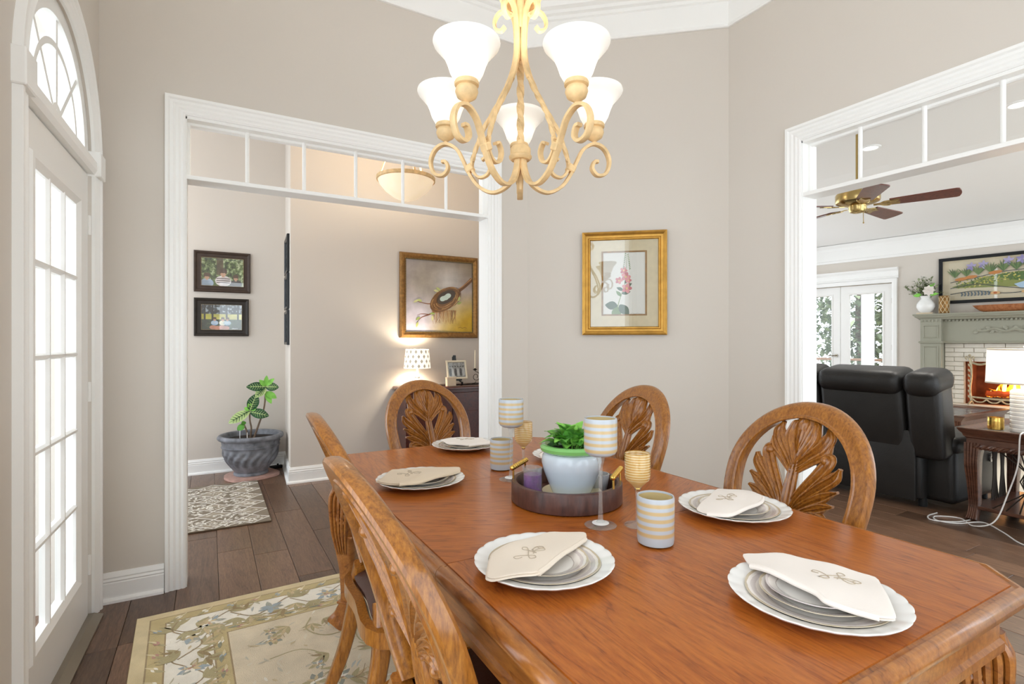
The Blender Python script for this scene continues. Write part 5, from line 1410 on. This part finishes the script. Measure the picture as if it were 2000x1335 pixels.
# bowl pendant in the hallway
pb = thing('bowl_pendant', 'alabaster bowl pendant light hanging in the hallway', 'pendant light', (1.42, 4.256, 0), .5)
obj('bowl', MB().lathe([(.0001, 2.448), (.03, 2.450), (.10, 2.478), (.17, 2.530), (.215, 2.585), (.232, 2.622), (.234, 2.636), (.226, 2.636), (.21, 2.60), (.16, 2.54), (.08, 2.48), (.0001, 2.46)], 48), 'alabaster_glow', pb, True)
obj('rim_band', MB().lathe([(.232, 2.612), (.240, 2.616), (.241, 2.642), (.226, 2.642), (.226, 2.63)], 48), 'chandelier_paint', pb, True)
for k in range(3):
    a0 = 2 * PI * k / 3
    obj('strap', MB().sweep(catmull([(.232 * math.cos(a0), .232 * math.sin(a0), 2.63), (.17 * math.cos(a0), .17 * math.sin(a0), 2.80), (.06 * math.cos(a0), .06 * math.sin(a0), 3.08), (.02 * math.cos(a0), .02 * math.sin(a0), 3.20)], 5), STRAP, [(.008, .016)] * 16, up=(-math.sin(a0), math.cos(a0), 0)), 'chandelier_paint', pb, True)
obj('rod', MB().cyl(.009, 3.18, 3.60, 10), 'chandelier_paint', pb, True); obj('canopy', MB().lathe([(.0001, 3.62), (.07, 3.62), (.06, 3.60), (.012, 3.585)], 24), 'chandelier_paint', pb, True)
ld = bpy.data.lights.new('bulb', 'POINT'); ld.energy = 14; ld.color = (1, .84, .64); ld.shadow_soft_size = .08
lo = bpy.data.objects.new('bulb', ld); COL.objects.link(lo); lo.parent = pb; lo.location = (0, 0, 2.72)

# ------------------------------------------------------------ living room furniture
random.seed(31)
sf = thing('recliner_sofa', 'black leather reclining sofa seen from behind in the living room', 'sofa', (4.62, 1.80, 0))
lean_m = Matrix.Translation((.16, 0, .45)) @ Matrix.Rotation(R(-9), 4, 'Y') @ Matrix.Translation((-.16, 0, -.45))
obj('base', MB().rbox(.10, .96, .16, 2.60, .07, .44, .03, 2), 'leather_black', sf, True)
segs = ((0.0, .235), (.245, .885), (.895, 1.545), (1.555, 2.2))
for (a0, b0) in segs:
    bk = obj('backrest', MB().rbox(.06, .30, a0, b0, .40, .97, .05, 3, lean_m), 'leather_black', sf, True)
    obj('head_roll', MB().rbox(.015, .36, a0 - .004, b0 + .004, .885, 1.075, .08, 4, lean_m), 'leather_black', bk, True)
    obj('seat_cushion', MB().rbox(.32, 1.0, a0 + .02 if a0 > .1 else .2, b0 if b0 > .3 else .24, .36, .52, .05, 3), 'leather_black', sf, True)
for (a0, b0) in ((.185, .885), (.895, 1.545), (1.555, 2.2)):
    obj('back_flap', MB().rbox(.055, .085, a0, b0, .065, .60, .010, 2), 'leather_black', sf, True)
m = MB().rbox(.20, .98, -.02, .23, .055, .50, .05, 3)
ar = obj('armrest', m, 'leather_black', sf, True)
obj('arm_pad', MB().rbox(.18, 1.02, -.04, .25, .42, .58, .075, 4), 'leather_black', ar, True)
obj('recliner_lever', MB().lathe([(.0001, 0), (.035, 0), (.035, .008), (.020, .012), (.0001, .006)], 20, Matrix.Translation((.80, -.022, .36)) @ Matrix.Rotation(R(90), 4, 'X')), 'steel', sf, True)
for p in ((.22, .20), (.9, .06), (.22, 2.4), (.9, 2.4)): obj('foot', MB().cyl(.03, .001, .075, 14, Matrix.Translation((p[0], p[1], 0))), 'rubber_black', sf, True)

# end table
et = thing('end_table', 'carved brown wooden end table with glass top behind the sofa', 'table', (0, 0, 0))
ex0, ex1, ey0, ey1, ez = 4.70, 5.58, 1.02, 1.735, .665
TP = [(0, ez - .006), (.004, ez), (.030, ez), (.055, ez - .018), (.065, ez - .024), (.075, ez - .024), (.075, ez - .035), (.030, ez - .060), (.024, ez - .040), (.010, ez - .024)]
obj('top_frame', MB().mitre([(ex0, ey0), (ex1, ey0), (ex1, ey1), (ex0, ey1)], TP, True, 'xy'), 'living_wood', et, True, 35)
obj('glass_top', MB().box(ex0 + .07, ex1 - .07, ey0 + .07, ey1 - .07, ez - .030, ez - .023), 'glass_clear', et)
obj('inset_panel', MB().box(ex0 + .06, ex1 - .06, ey0 + .06, ey1 - .06, ez - .060, ez - .034), 'living_wood', et)
obj('apron', MB().mitre([(ex0 + .035, ey0 + .035), (ex1 - .035, ey0 + .035), (ex1 - .035, ey1 - .035), (ex0 + .035, ey1 - .035)], [(0, ez - .040), (0, ez - .065), (.008, ez - .075), (.008, ez - .115), (.03, ez - .115), (.03, ez - .040)], True, 'xy'), 'living_wood', et)
def rope(p, q, nm='rope_trim'):
    p, q = Vector(p), Vector(q); d = q - p; L = d.length; n = max(6, int(L / .010)); m = MB()
    ax = d.normalized(); s1 = ax.cross(Vector((0, 0, 1))); s2 = Vector((0, 0, 1))
    for k in range(3):
        m.tube([p + d * (i / n) + (s1 * math.cos(i * .010 * 90 + k * 2.09) + s2 * math.sin(i * .010 * 90 + k * 2.09)) * .011 for i in range(n + 1)], .010, 6)
    obj(nm, m, 'living_wood', et, True)
zr = ez - .130
rope((ex0 + .09, ey0 + .045, zr), (ex1 - .09, ey0 + .045, zr)); rope((ex0 + .09, ey1 - .045, zr), (ex1 - .09, ey1 - .045, zr)); rope((ex0 + .045, ey0 + .09, zr), (ex0 + .045, ey1 - .09, zr)); rope((ex1 - .045, ey0 + .09, zr), (ex1 - .045, ey1 - .09, zr))
reed = []
for sx in range(5): reed += [(-.5 + sx * .2 + .03, -.55), (-.5 + sx * .2 + .17, -.55), (-.5 + (sx + 1) * .2, -.47)]
reed = [(-.5, -.47)] + reed + [(.5, .47)] + [(-r[0], -r[1]) for r in reed]
for (x, y, sx, sy) in ((ex0 + .075, ey0 + .075, -1, -1), (ex1 - .075, ey0 + .075, 1, -1), (ex0 + .075, ey1 - .075, -1, 1), (ex1 - .075, ey1 - .075, 1, 1)):
    P = catmull([(x - sx * .01, y, ez - .115), (x + sx * .012, y, .42), (x - sx * .008, y, .26), (x - sx * .02, y, .12), (x + sx * .005, y, .04), (x + sx * .03, y, .001)], 6)
    obj('leg', MB().sweep(P, reed, lerp_list([.092, .080, .066, .058, .056, .064], len(P)), up=(1, 0, 0)), 'living_wood', et, True, 30)
obj('shelf', MB().rbox(ex0 + .06, ex1 - .06, ey0 + .06, ey1 - .06, .085, .11, .005, 1), 'living_wood', et)
for k in range(2):
    x = (ex0 + ex1) / 2 - .05 + k * .14
    for j in range(5):
        o = (j - 2) * .03
        obj('wire_slat', MB().tube(catmull([(x + o, ey1 - .09, .11), (x + o * .35, ey1 - .09, .33), (x + o, ey1 - .09, ez - .115)], 4), .0045, 6), 'wrought_iron', et, True)
for j in range(6):
    o = (j - 2.5) * .045; y = (ey0 + ey1) / 2
    obj('wire_slat', MB().tube(catmull([(ex0 + .085, y + o * 1.6, .11), (ex0 + .085, y - o * .3, .33), (ex0 + .085, y + o * 1.6, ez - .115)], 4), .0045, 6), 'wrought_iron', et, True)
# white lamp on the end table
lp = thing('table_lamp', 'white ribbed lamp with a drum shade on the end table', 'lamp', (5.005, 1.448, ez - .023))
pr = [(.0001, 0), (.078, 0)]
for i in range(10): pr += [(.082, .004 + i * .029), (.083, .008 + i * .029), (.083, .025 + i * .029), (.080, .030 + i * .029)]
pr += [(.070, .300), (.02, .306), (.012, .32), (.012, .36), (.0001, .36)]
obj('base', MB().lathe(pr, 40), 'ceramic_white', lp, True, 30)
obj('shade', MB().lathe([(.202, .345), (.214, .345), (.205, .588), (.203, .588), (.212, .347)][1:], 48), 'lamp_shade_glow', lp, True)
obj('shade_trim', MB().lathe([(.2142, .343), (.2155, .344), (.2150, .354), (.2138, .354)], 48), 'napkin_beige', lp, True)
obj('shade_trim', MB().lathe([(.2052, .580), (.2066, .580), (.2060, .590), (.2046, .590)], 48), 'napkin_beige', lp, True)
obj('finial', MB().ball((0, 0, .605), .012, 8).cyl(.003, .36, .60, 8), 'plastic_white', lp, True)
ld = bpy.data.lights.new('bulb', 'POINT'); ld.energy = 4; ld.color = (1, .86, .68); ld.shadow_soft_size = .04
lo = bpy.data.objects.new('bulb', ld); COL.objects.link(lo); lo.parent = lp; lo.location = (0, 0, .46)
c = thing('brass_tealight', 'ribbed amber glass candle cup on the end table', 'candle holder', (4.985, 1.605, ez - .023))
obj('cup', MB().lathe([(.0001, .001), (.042, .001), (.046, .006)] + [(.046 + (.0018 if i % 2 else 0), .012 + i * .007) for i in range(9)] + [(.046, .09), (.043, .09), (.043, .012), (.0001, .008)], 36), 'gold_bright', c, True)
obj('wax', MB().cyl(.040, .010, .05, 24), 'ivory_wax', c, True)
cord = MB().tube(catmull([(4.93, 1.41, ez - .018), (4.82, 1.39, ez + .006), (4.70, 1.38, ez + .005), (4.685, 1.385, ez - .03), (4.70, 1.40, .45), (4.70, 1.45, .25), (4.64, 1.50, .06), (4.60, 1.60, .006), (4.72, 1.72, .005), (4.62, 1.83, .005), (4.52, 1.78, .005), (4.57, 1.68, .005), (4.75, 1.60, .005), (4.62, 1.45, .005), (4.45, 1.30, .005), (4.40, 1.10, .005), (4.5, .9, .005)], 8), .0045, 7)
cord.tube(catmull([(4.72, 1.86, .005), (4.58, 1.86, .005), (4.50, 1.80, .005), (4.60, 1.70, .005), (4.78, 1.66, .005)], 8), .0045, 7)
tag(obj('lamp_cord', cord, 'cord_white', None, True), 'white lamp cord looping from the end table onto the floor', 'cord')
# coffee table beyond the sofa
ct = thing('coffee_table', 'brown wooden coffee table with glass top between sofa and fireplace', 'table', (0, 0, .0155))
qx0, qx1, qy0, qy1, qz = 6.75, 7.95, 2.42, 3.55, .50
obj('top_frame', MB().mitre([(qx0, qy0), (qx1, qy0), (qx1, qy1), (qx0, qy1)], [(0, qz - .006), (.005, qz), (.10, qz - .012), (.11, qz - .022), (.11, qz - .05), (.05, qz - .07), (.03, qz - .04)], True, 'xy'), 'living_wood', ct, True, 35)
obj('glass_top', MB().box(qx0 + .10, qx1 - .10, qy0 + .10, qy1 - .10, qz - .03, qz - .022), 'glass_clear', ct)
obj('apron', MB().mitre([(qx0 + .05, qy0 + .05), (qx1 - .05, qy0 + .05), (qx1 - .05, qy1 - .05), (qx0 + .05, qy1 - .05)], [(0, qz - .05), (0, qz - .14), (.03, qz - .14), (.03, qz - .05)], True, 'xy'), 'living_wood', ct)
obj('shelf', MB().rbox(qx0 + .08, qx1 - .08, qy0 + .08, qy1 - .08, .10, .13, .005, 1), 'living_wood', ct)
for (x, y) in ((qx0 + .1, qy0 + .1), (qx1 - .1, qy0 + .1), (qx0 + .1, qy1 - .1), (qx1 - .1, qy1 - .1)):
    P = catmull([(x, y, qz - .06), (x, y, .30), (x, y, .15), (x, y, .001)], 4)
    obj('leg', MB().sweep(P, reed, lerp_list([.10, .08, .066, .08], len(P)), up=(1, 0, 0)), 'living_wood', ct, True, 30)
lr = thing('living_rug', 'plain cream shag rug in front of the fireplace', 'rug', (0, 0, 0))
obj('pile', MB().rbox(5.75, 8.05, -.6, 4.2, .0005, .016, .006, 2), 'carpet_cream', lr, True)
# ceiling fan
fn = thing('ceiling_fan', 'brass ceiling fan with five dark wooden blades in the living room', 'ceiling fan', (4.25, 2.178, -.04), R(-29.76))
obj('canopy', MB().lathe([(.0001, 3.24), (.07, 3.24), (.066, 3.21), (.03, 3.17), (.014, 3.165)], 24), 'brass', fn, True)
obj('downrod', MB().cyl(.0125, 2.44, 3.17, 14), 'brass', fn, True)
obj('motor', MB().lathe([(.014, 2.475), (.05, 2.470), (.075, 2.455), (.130, 2.448), (.142, 2.440), (.146, 2.430), (.146, 2.382), (.142, 2.372), (.120, 2.362), (.080, 2.352), (.06, 2.345), (.0001, 2.345)], 40), 'brass', fn, True, 30)
obj('switch_housing', MB().lathe([(.06, 2.345), (.058, 2.315), (.05, 2.300), (.03, 2.292), (.0001, 2.290)], 28), 'brass', fn, True, 30)
obj('pull_chain', MB().tube([(.03, -.02, 2.295), (.031, -.021, 2.22)], .0025, 6).ball((.031, -.021, 2.215), .006, 6), 'brass', fn, True)
for k in range(5):
    a0 = R(-40 + 72 * k)
    M = Matrix.Rotation(a0, 4, 'Z') @ Matrix.Translation((0, 0, 2.345)) @ Matrix.Rotation(R(-11), 4, 'X')
    ol = catmull([(.20, -.050, 0), (.34, -.058, 0), (.55, -.068, 0), (.580, -.066, 0), (.592, -.054, 0), (.602, 0, 0), (.592, .054, 0), (.580, .066, 0), (.55, .068, 0), (.34, .058, 0), (.20, .050, 0)], 4)
    obj('blade', MB().prism([(p.x, p.y) for p in ol], -.004, .004, 'xy', M), 'fan_wood', fn)
    b = MB()
    b.prism([(.10, -.012), (.16, -.016), (.20, -.036), (.26, -.030), (.235, 0), (.26, .030), (.20, .036), (.16, .016), (.10, .012)], -.010, -.0045, 'xy', M)
    for s in (-1, 1): b.tube([M @ Vector(p) for p in [(x.x, x.y, -.008) for x in catmull([(.14, s * .01, 0), (.165, s * .034, 0), (.195, s * .040, 0), (.205, s * .022, 0), (.185, s * .016, 0)], 4)]], .004, 6)
    obj('blade_iron', b, 'brass', fn, True)

# ------------------------------------------------------------ fireplace
fp = thing('fireplace', 'sage painted fireplace mantel with white brick surround and hearth', 'fireplace', GL, GR)
SG = 'sage_paint'
FX0, FX1 = 1.12, 3.08
obj('shelf', MB().mitre([(FX0 - .075, 0), (FX0 - .075, -.24), (FX1 + .075, -.24), (FX1 + .075, 0)], [(.14, 1.672), (0, 1.672), (-.006, 1.664), (0, 1.648), (.012, 1.644), (.016, 1.628), (.04, 1.612), (.06, 1.590), (.14, 1.590)], False, 'xy').box(FX0 + .05, FX1 - .05, -.12, 0, 1.60, 1.672), SG, fp)
obj('frieze', MB().box(FX0 + .02, FX1 - .02, -.13, 0, 1.29, 1.60), SG, fp)
obj('frieze_moulding', MB().mitre([(FX0 - .005, 0), (FX0 - .005, -.205), (FX0 + .245, -.205), (FX0 + .245, -.135), (FX1 - .245, -.135), (FX1 - .245, -.205), (FX1 + .005, -.205), (FX1 + .005, 0)], [(.06, 1.262), (0, 1.262), (-.012, 1.270), (-.014, 1.282), (-.004, 1.292), (.06, 1.296)], False, 'xy'), SG, fp)
for x in (FX0, FX1 - .235):
    pi = obj('pilaster', MB().box(x, x + .235, -.195, 0, .445, 1.60), SG, fp)
    obj('base_block', MB().rbox(x - .012, x + .247, -.207, 0, .443, .56, .006, 1), SG, pi)
    for (z0, z1) in ((1.335, 1.515), (.60, 1.225)):
        obj('panel_moulding', MB().mitre([(x + .03, z0), (x + .205, z0), (x + .205, z1), (x + .03, z1)], [(0, .190), (0, .203), (.008, .207), (.014, .200), (.016, .190)], True), SG, pi)
d = MB()
x = FX0 + .0
for i in range(int((FX1 - FX0) / .042)):
    xx = FX0 + .008 + i * .042; yy = -.205 if (xx < FX0 + .235 or xx > FX1 - .24) else -.148
    d.rbox(xx, xx + .022, yy, yy + .03, 1.560, 1.588, .003, 1)
o = obj('dentils', d, SG, fp); o['kind'] = 'stuff'
ap = MB(); cxm = (FX0 + FX1) / 2
for s in (-1, 1):
    ap.tube(catmull([(cxm, -.135, 1.45), (cxm + s * .10, -.138, 1.42), (cxm + s * .20, -.138, 1.455), (cxm + s * .30, -.138, 1.425), (cxm + s * .40, -.136, 1.43)], 5), [.020, .017, .010], 6)
    for k in range(9):
        px = cxm + s * (.03 + k * .042); pz = 1.435 + .018 * math.sin(k * 1.5)
        ap.leaf((px, -.134, pz), (px + s * .05, -.142, pz + (.035 if k % 2 else -.03)), .020, .2, up=(0, -1, 0), n=4)
    for k in range(3): ap.ball((cxm + s * (.09 + k * .09), -.136, 1.445), .013, 6)
ap.ball((cxm, -.136, 1.46), .028, 8, (1, .5, 1.2))
obj('carved_applique', ap, SG, fp, True)
# brick surround: bed of mortar with separate bricks
sb = obj('surround', MB().box(FX0 + .24, 1.575, -.045, 0, .445, 1.29).box(2.625, FX1 - .24, -.045, 0, .445, 1.29).box(1.575, 2.625, -.045, 0, 1.02, 1.29), 'mortar_white', fp)
bmesh_cache = {}
def brick(x0, x1, z0, z1):
    key = (round(x1 - x0, 3), round(z1 - z0, 3))
    if key not in bmesh_cache: bmesh_cache[key] = mesh_of('brick', MB().rbox(0, key[0], -.012, .004, 0, key[1], .004, 1), 'brick_white')
    link('brick', bmesh_cache[key], sb, (x0, -.045 - random.uniform(0, .004), z0))
row = 0; z = .449
while z < 1.285:
    z1 = min(z + .062, 1.29)
    spans = [(FX0 + .242, 1.573), (2.627, FX1 - .242)] if z < 1.015 else [(FX0 + .242, FX1 - .242)]
    for (a0, b0) in spans:
        x = a0; first = .21 if row % 2 == 0 else .105
        while x < b0 - .01:
            x1 = min(x + first, b0)
            if b0 - x1 < .04: x1 = b0
            brick(x, x1 - .007, z, z1 - .007); x = x1; first = .21
    z = z1 + .001; row += 1
obj('firebox', MB().box(1.57, 1.60, -.005, .45, .44, 1.03).box(2.60, 2.63, -.005, .45, .44, 1.03).box(1.57, 2.63, .42, .46, .44, 1.03).box(1.57, 2.63, -.005, .46, 1.02, 1.06).box(1.57, 2.63, -.005, .46, .42, .449), 'firebrick', fp)
obj('hearth', MB().rbox(FX0 - .05, FX1 + .05, -.40, 0, .39, .445, .008, 1), 'brick_white', fp)
hb = obj('hearth_base', MB().box(FX0, FX1, -.36, 0, .0, .39), 'mortar_white', fp)
hm = mesh_of('brick', MB().rbox(0, .20, -.012, .004, 0, .058, .004, 1), 'brick_white')
for r_ in range(6):
    for i in range(9): link('brick', hm, hb, (FX0 + .004 + i * .209 + (.08 if r_ % 2 else 0), -.36, .004 + r_ * .064))
# logs and fire
for i, (y, z, an, r_, l) in enumerate(((.14, .50, 4, .048, 'charred log at the front of the fire'), (.26, .51, -5, .05, 'charred log at the back of the fire'), (.20, .585, 14, .042, 'glowing log lying across the two others'))):
    p = gpt(2.05, y)
    lg = thing('fire_log', l, 'log', (p[0], p[1], z), (0, 0, GR + R(an)), 'logs in the fireplace')
    obj('bark', MB().tube([(-.30 + k * .06, .006 * math.sin(k * 2), .006 * math.cos(k * 3)) for k in range(11)], [r_ * .9, r_, r_ * .95, r_ * .85], 10), 'log_ember' if i == 2 else 'log', lg, True)
p = gpt(2.05, .2)
fi = thing('fire', 'orange and yellow flames burning over the logs', 'fire', (p[0], p[1], .55), GR)
for i in range(22):
    x = -.29 + i * .027; hgt = (.10 + .33 * math.exp(-((x + .02) / .12) ** 2)) * random.uniform(.6, 1.1)
    P = catmull([(x, random.uniform(-.06, .03), -.03), (x + random.uniform(-.02, .02), 0, hgt * .3), (x + random.uniform(-.03, .03), .01, hgt * .65), (x + random.uniform(-.05, .03), .0, hgt)], 5)
    obj('flame', MB().sweep(P, [(math.cos(q * PI / 4), .55 * math.sin(q * PI / 4)) for q in range(8)], lerp_list([.010, .024, .013, .001], len(P)), up=(0, 1, 0)), 'flame_yellow' if i % 3 == 1 else 'flame_orange', fi, True)
ld = bpy.data.lights.new('fire_glow', 'POINT'); ld.energy = 9; ld.color = (1, .5, .18); ld.shadow_soft_size = .1
lo = bpy.data.objects.new('fire_glow', ld); COL.objects.link(lo); lo.parent = fi; lo.location = (0, -.02, .12)
# ornate fire screen frame
p = gpt(2.10, -.10)
fs_ = thing('fire_screen', 'ornate antique gold frame screen standing before the fire', 'fire screen', (p[0], p[1], .445), GR)
MT = 'bronze_frame'
mat('screen_gilt', (176, 164, 136), .5, metal=.4, var=.2, vscale=30)
for s in (-1, 1):
    obj('side_post', MB().tube(catmull([(s * .44, 0, .03), (s * .455, 0, .2), (s * .44, 0, .40), (s * .45, 0, .56), (s * .46, 0, .62)], 5), [.016, .012, .012, .016, .010], 8), 'screen_gilt', fs_, True)
    f = MB()
    for q in (-1, 1): f.tube(catmull([(s * .46, 0, .60), (s * .46 + q * .03, 0, .64), (s * .46 + q * .045, 0, .62), (s * .46 + q * .03, 0, .60)], 4), .008, 6)
    obj('finial', f.ball((s * .46, 0, .655), .016, 8), 'screen_gilt', fs_, True)
    ft = MB().tube(catmull([(s * .44, 0, .05), (s * .445, -.06, .03), (s * .45, -.12, .006)], 4), [.014, .012, .010], 8).tube(catmull([(s * .44, 0, .05), (s * .44, .04, .03), (s * .44, .07, .006)], 4), .011, 8)
    obj('foot', ft, 'screen_gilt', fs_, True)
    for k in range(7): obj('leaf_ornament', MB().leaf((s * .447, -.008, .08 + k * .07), (s * .475, -.016, .125 + k * .07), .012, .3, up=(0, -1, 0), n=4), 'screen_gilt', fs_)
obj('top_rail', MB().tube(catmull([(-.45, 0, .56), (-.34, 0, .535), (-.20, 0, .60), (-.10, 0, .68), (0, 0, .70), (.10, 0, .68), (.20, 0, .60), (.34, 0, .535), (.45, 0, .56)], 5), .014, 8), 'screen_gilt', fs_, True)
lo_ = MB().tube([(-.44, 0, .10), (-.2, 0, .085), (.2, 0, .085), (.44, 0, .10)], .012, 8)
for k in range(6):
    x = -.36 + k * .144; lo_.tube(catmull([(x - .072, 0, .075), (x - .03, 0, .040), (x + .03, 0, .040), (x + .072, 0, .075)], 4), .009, 6)
obj('bottom_rail', lo_, 'screen_gilt', fs_, True)
# mantel pieces
def on_mantel(name, label, cat, x, y, dz=0.0):
    p = gpt(x, y); return thing(name, label, cat, (p[0], p[1], 1.6725 + dz), GR)
bk = on_mantel('book', 'thin tan book under the white vase on the mantel', 'book', 1.165, -.13)
obj('cover', MB().rbox(-.095, .095, -.06, .06, 0, .020, .003, 1), 'napkin_tan', bk); obj('pages', MB().box(-.092, .096, -.057, .057, .004, .016), 'paper_white', bk)
vs_ = on_mantel('round_vase', 'round white ceramic vase on the mantel', 'vase', 1.165, -.13, .0205)
obj('body', MB().lathe([(.0001, 0), (.055, 0), (.085, .03), (.108, .08), (.105, .12), (.080, .165), (.058, .190), (.056, .215), (.070, .235), (.066, .235), (.050, .21), (.050, .18), (.0001, .17)], 40), 'ceramic_white', vs_, True)
fl_ = on_mantel('flower_bouquet', 'loose sage green bouquet with a white bloom in the round vase', 'bouquet', 1.165, -.13, .22)
g = [MB(), MB()]; stm = MB()
for i in range(46):
    a0 = random.random() * 6.28; el = random.uniform(.35, 1.45); L = random.uniform(.14, .34)
    d0 = Vector((math.cos(a0) * math.cos(el), .30 * math.sin(a0) * math.cos(el) - .06, math.sin(el)))
    stm.tube([(0, 0, -.02), d0 * L * .5, d0 * L], .0018, 4)
    for k in range(7):
        b0 = d0 * L * (.35 + .1 * k); dr = Vector((random.uniform(-1, 1), random.uniform(-1, 1), random.uniform(-.2, 1))).normalized()
        g[i % 2].leaf(b0, b0 + dr * random.uniform(.035, .065), .015, .2, n=2)
obj('leaves', g[0], 'leaf_sage', fl_); obj('leaves', g[1], 'leaf_outdoor_light', fl_); obj('stems', stm, 'leaf_sage', fl_)
m = MB(); c0 = Vector((.055, -.07, .105))
for r_ in range(4):
    for k in range(8):
        a0 = k * .785 + r_ * .4; el = .15 + r_ * .38; d0 = Vector((math.cos(a0) * math.cos(el), -math.sin(el) * .8, math.sin(a0) * math.cos(el)))
        m.leaf(c0, c0 + d0 * (.075 - r_ * .012), .026, .3, up=(0, -1, 0), n=4)
obj('bloom', m, 'napkin_white', fl_, True)
for k, (x, z) in enumerate(((-.10, .07), (-.13, .05), (.16, .06), (.12, .20))): obj('bud', MB().leaf((x * .4, -.05, z * .7), (x, -.07, z), .020, .3, up=(0, -1, 0), n=4), 'leaf_bright', fl_)
vv = on_mantel('lattice_vase', 'cylindrical bronze vase with a lattice pattern on the mantel', 'vase', 1.372, -.13)
obj('body', MB().lathe([(.0001, 0), (.056, 0), (.060, .006), (.060, .240), (.057, .244), (.054, .24), (.054, .02), (.0001, .02)], 32), 'bronze_frame', vv, True)
m = MB()
for s in (-1, 1):
    for k in range(8): m.tube([(.0605 * math.cos(2 * PI * k / 8 + s * q * .16), .0605 * math.sin(2 * PI * k / 8 + s * q * .16), .006 + q * .019) for q in range(13)], .0022, 4)
obj('lattice', m, 'saucer_cream', vv, True)
db = on_mantel('dough_bowl', 'long carved wooden dough bowl lying on the mantel', 'bowl', 1.985, -.13)
pr = [(.0001, .003), (.6, .0), (.76, .022), (.90, .060), (.98, .088), (1.0, .092), (.95, .092), (.86, .064), (.70, .030), (.0001, .022)]
obj('body', MB().lathe(pr, 48, Matrix.Diagonal((.315, .10, 1, 1))), 'bowl_wood', db, True)
# wide landscape print over the mantel
p = gpt(2.085, -.002)
t = picture('wide black framed illustration of iris flowers and a green hill above the mantel', (p[0], p[1], 2.128), GR, 1.60, .632, [(0, 0), (0, .024), (.006, .028), (.038, .028), (.042, .022), (.042, 0)], 'black_frame')
a = Art(); W, H2 = 1.50, .55
a.rect(-W / 2 - .02, W / 2 + .02, -H2 / 2 - .015, H2 / 2 + .015, (226, 210, 178)); a.rect(-W / 2 + .06, W / 2 - .06, -H2 / 2 + .03, H2 / 2 - .03, (232, 218, 190))
yb = -.235
a.poly([(-.66, -.09), (-.5, -.04), (-.3, .02), (-.05, .06), (.3, .07), (.6, .02), (.68, -.04), (.68, -.16), (.3, -.14), (0, -.13), (-.3, -.12), (-.6, -.11)], (150, 160, 84))
a.poly([(-.25, .03), (-.05, .055), (.3, .065), (.5, .03), (.3, -.03), (0, -.05)], (86, 128, 62))
for k in range(260):
    x = random.uniform(-.6, .64); y = -.03 + .09 * math.exp(-(x / .45) ** 2) - random.random() * .11
    a.ell(x, y, .012, .008, rand_pick([(184, 180, 84), (120, 140, 60), (90, 120, 66), (206, 196, 120)]), random.random() * 3, 6)
a.poly([(-.02, -.10), (.12, -.055), (.4, -.06), (.62, -.09), (.66, -.15), (.3, -.18), (.05, -.16)], (164, 190, 212))
a.poly([(.1, -.10), (.3, -.08), (.45, -.10), (.3, -.13)], (214, 224, 230))
for pts in ([(-.67, -.11), (-.4, -.07), (-.1, -.13), (.2, -.17), (.66, -.16)], [(-.67, -.03), (-.4, .02), (-.1, .075), (.3, .08), (.66, .02)], [(-.67, -.19), (-.4, -.16), (-.1, -.21), (.3, -.19), (.66, -.21)]): a.stroke(pts, .009, (76, 80, 78), 6)
for k in range(11):
    x = -.62 + k * .125; y = .03 + .055 * math.exp(-(x / .4) ** 2)
    for q in range(7): a.leaf(x, y, random.uniform(.10, .16), .008, PI / 2 + (q - 3) * .2, rand_pick([(110, 130, 84), (84, 108, 70)]), .2 * (q - 3) / 3)
    if k % 3 != 0:
        for q in range(5): a.leaf(x + .05, y + .13, .06, .016, q * 1.1 + .3, rand_pick([(140, 132, 176), (168, 160, 196)]), .3)
for x, y in ((-.45, .03), (-.2, .07), (-.55, .01)): a.ell(x, y, .07, .022, (190, 128, 72), .1)
for k in range(9): a.stroke([(-.55 + k * .035, -.225), (-.54 + k * .035, -.2), (-.55 + k * .035, -.17)], .014, (84, 100, 112), 3)
for x in (-.2, .1, .32): a.ell(x, -.20, .05, .022, (206, 170, 120)); a.ell(x, -.20, .02, .012, (176, 96, 60))
a.build('print', 'print_ink', t, (0, -.0062, 0))
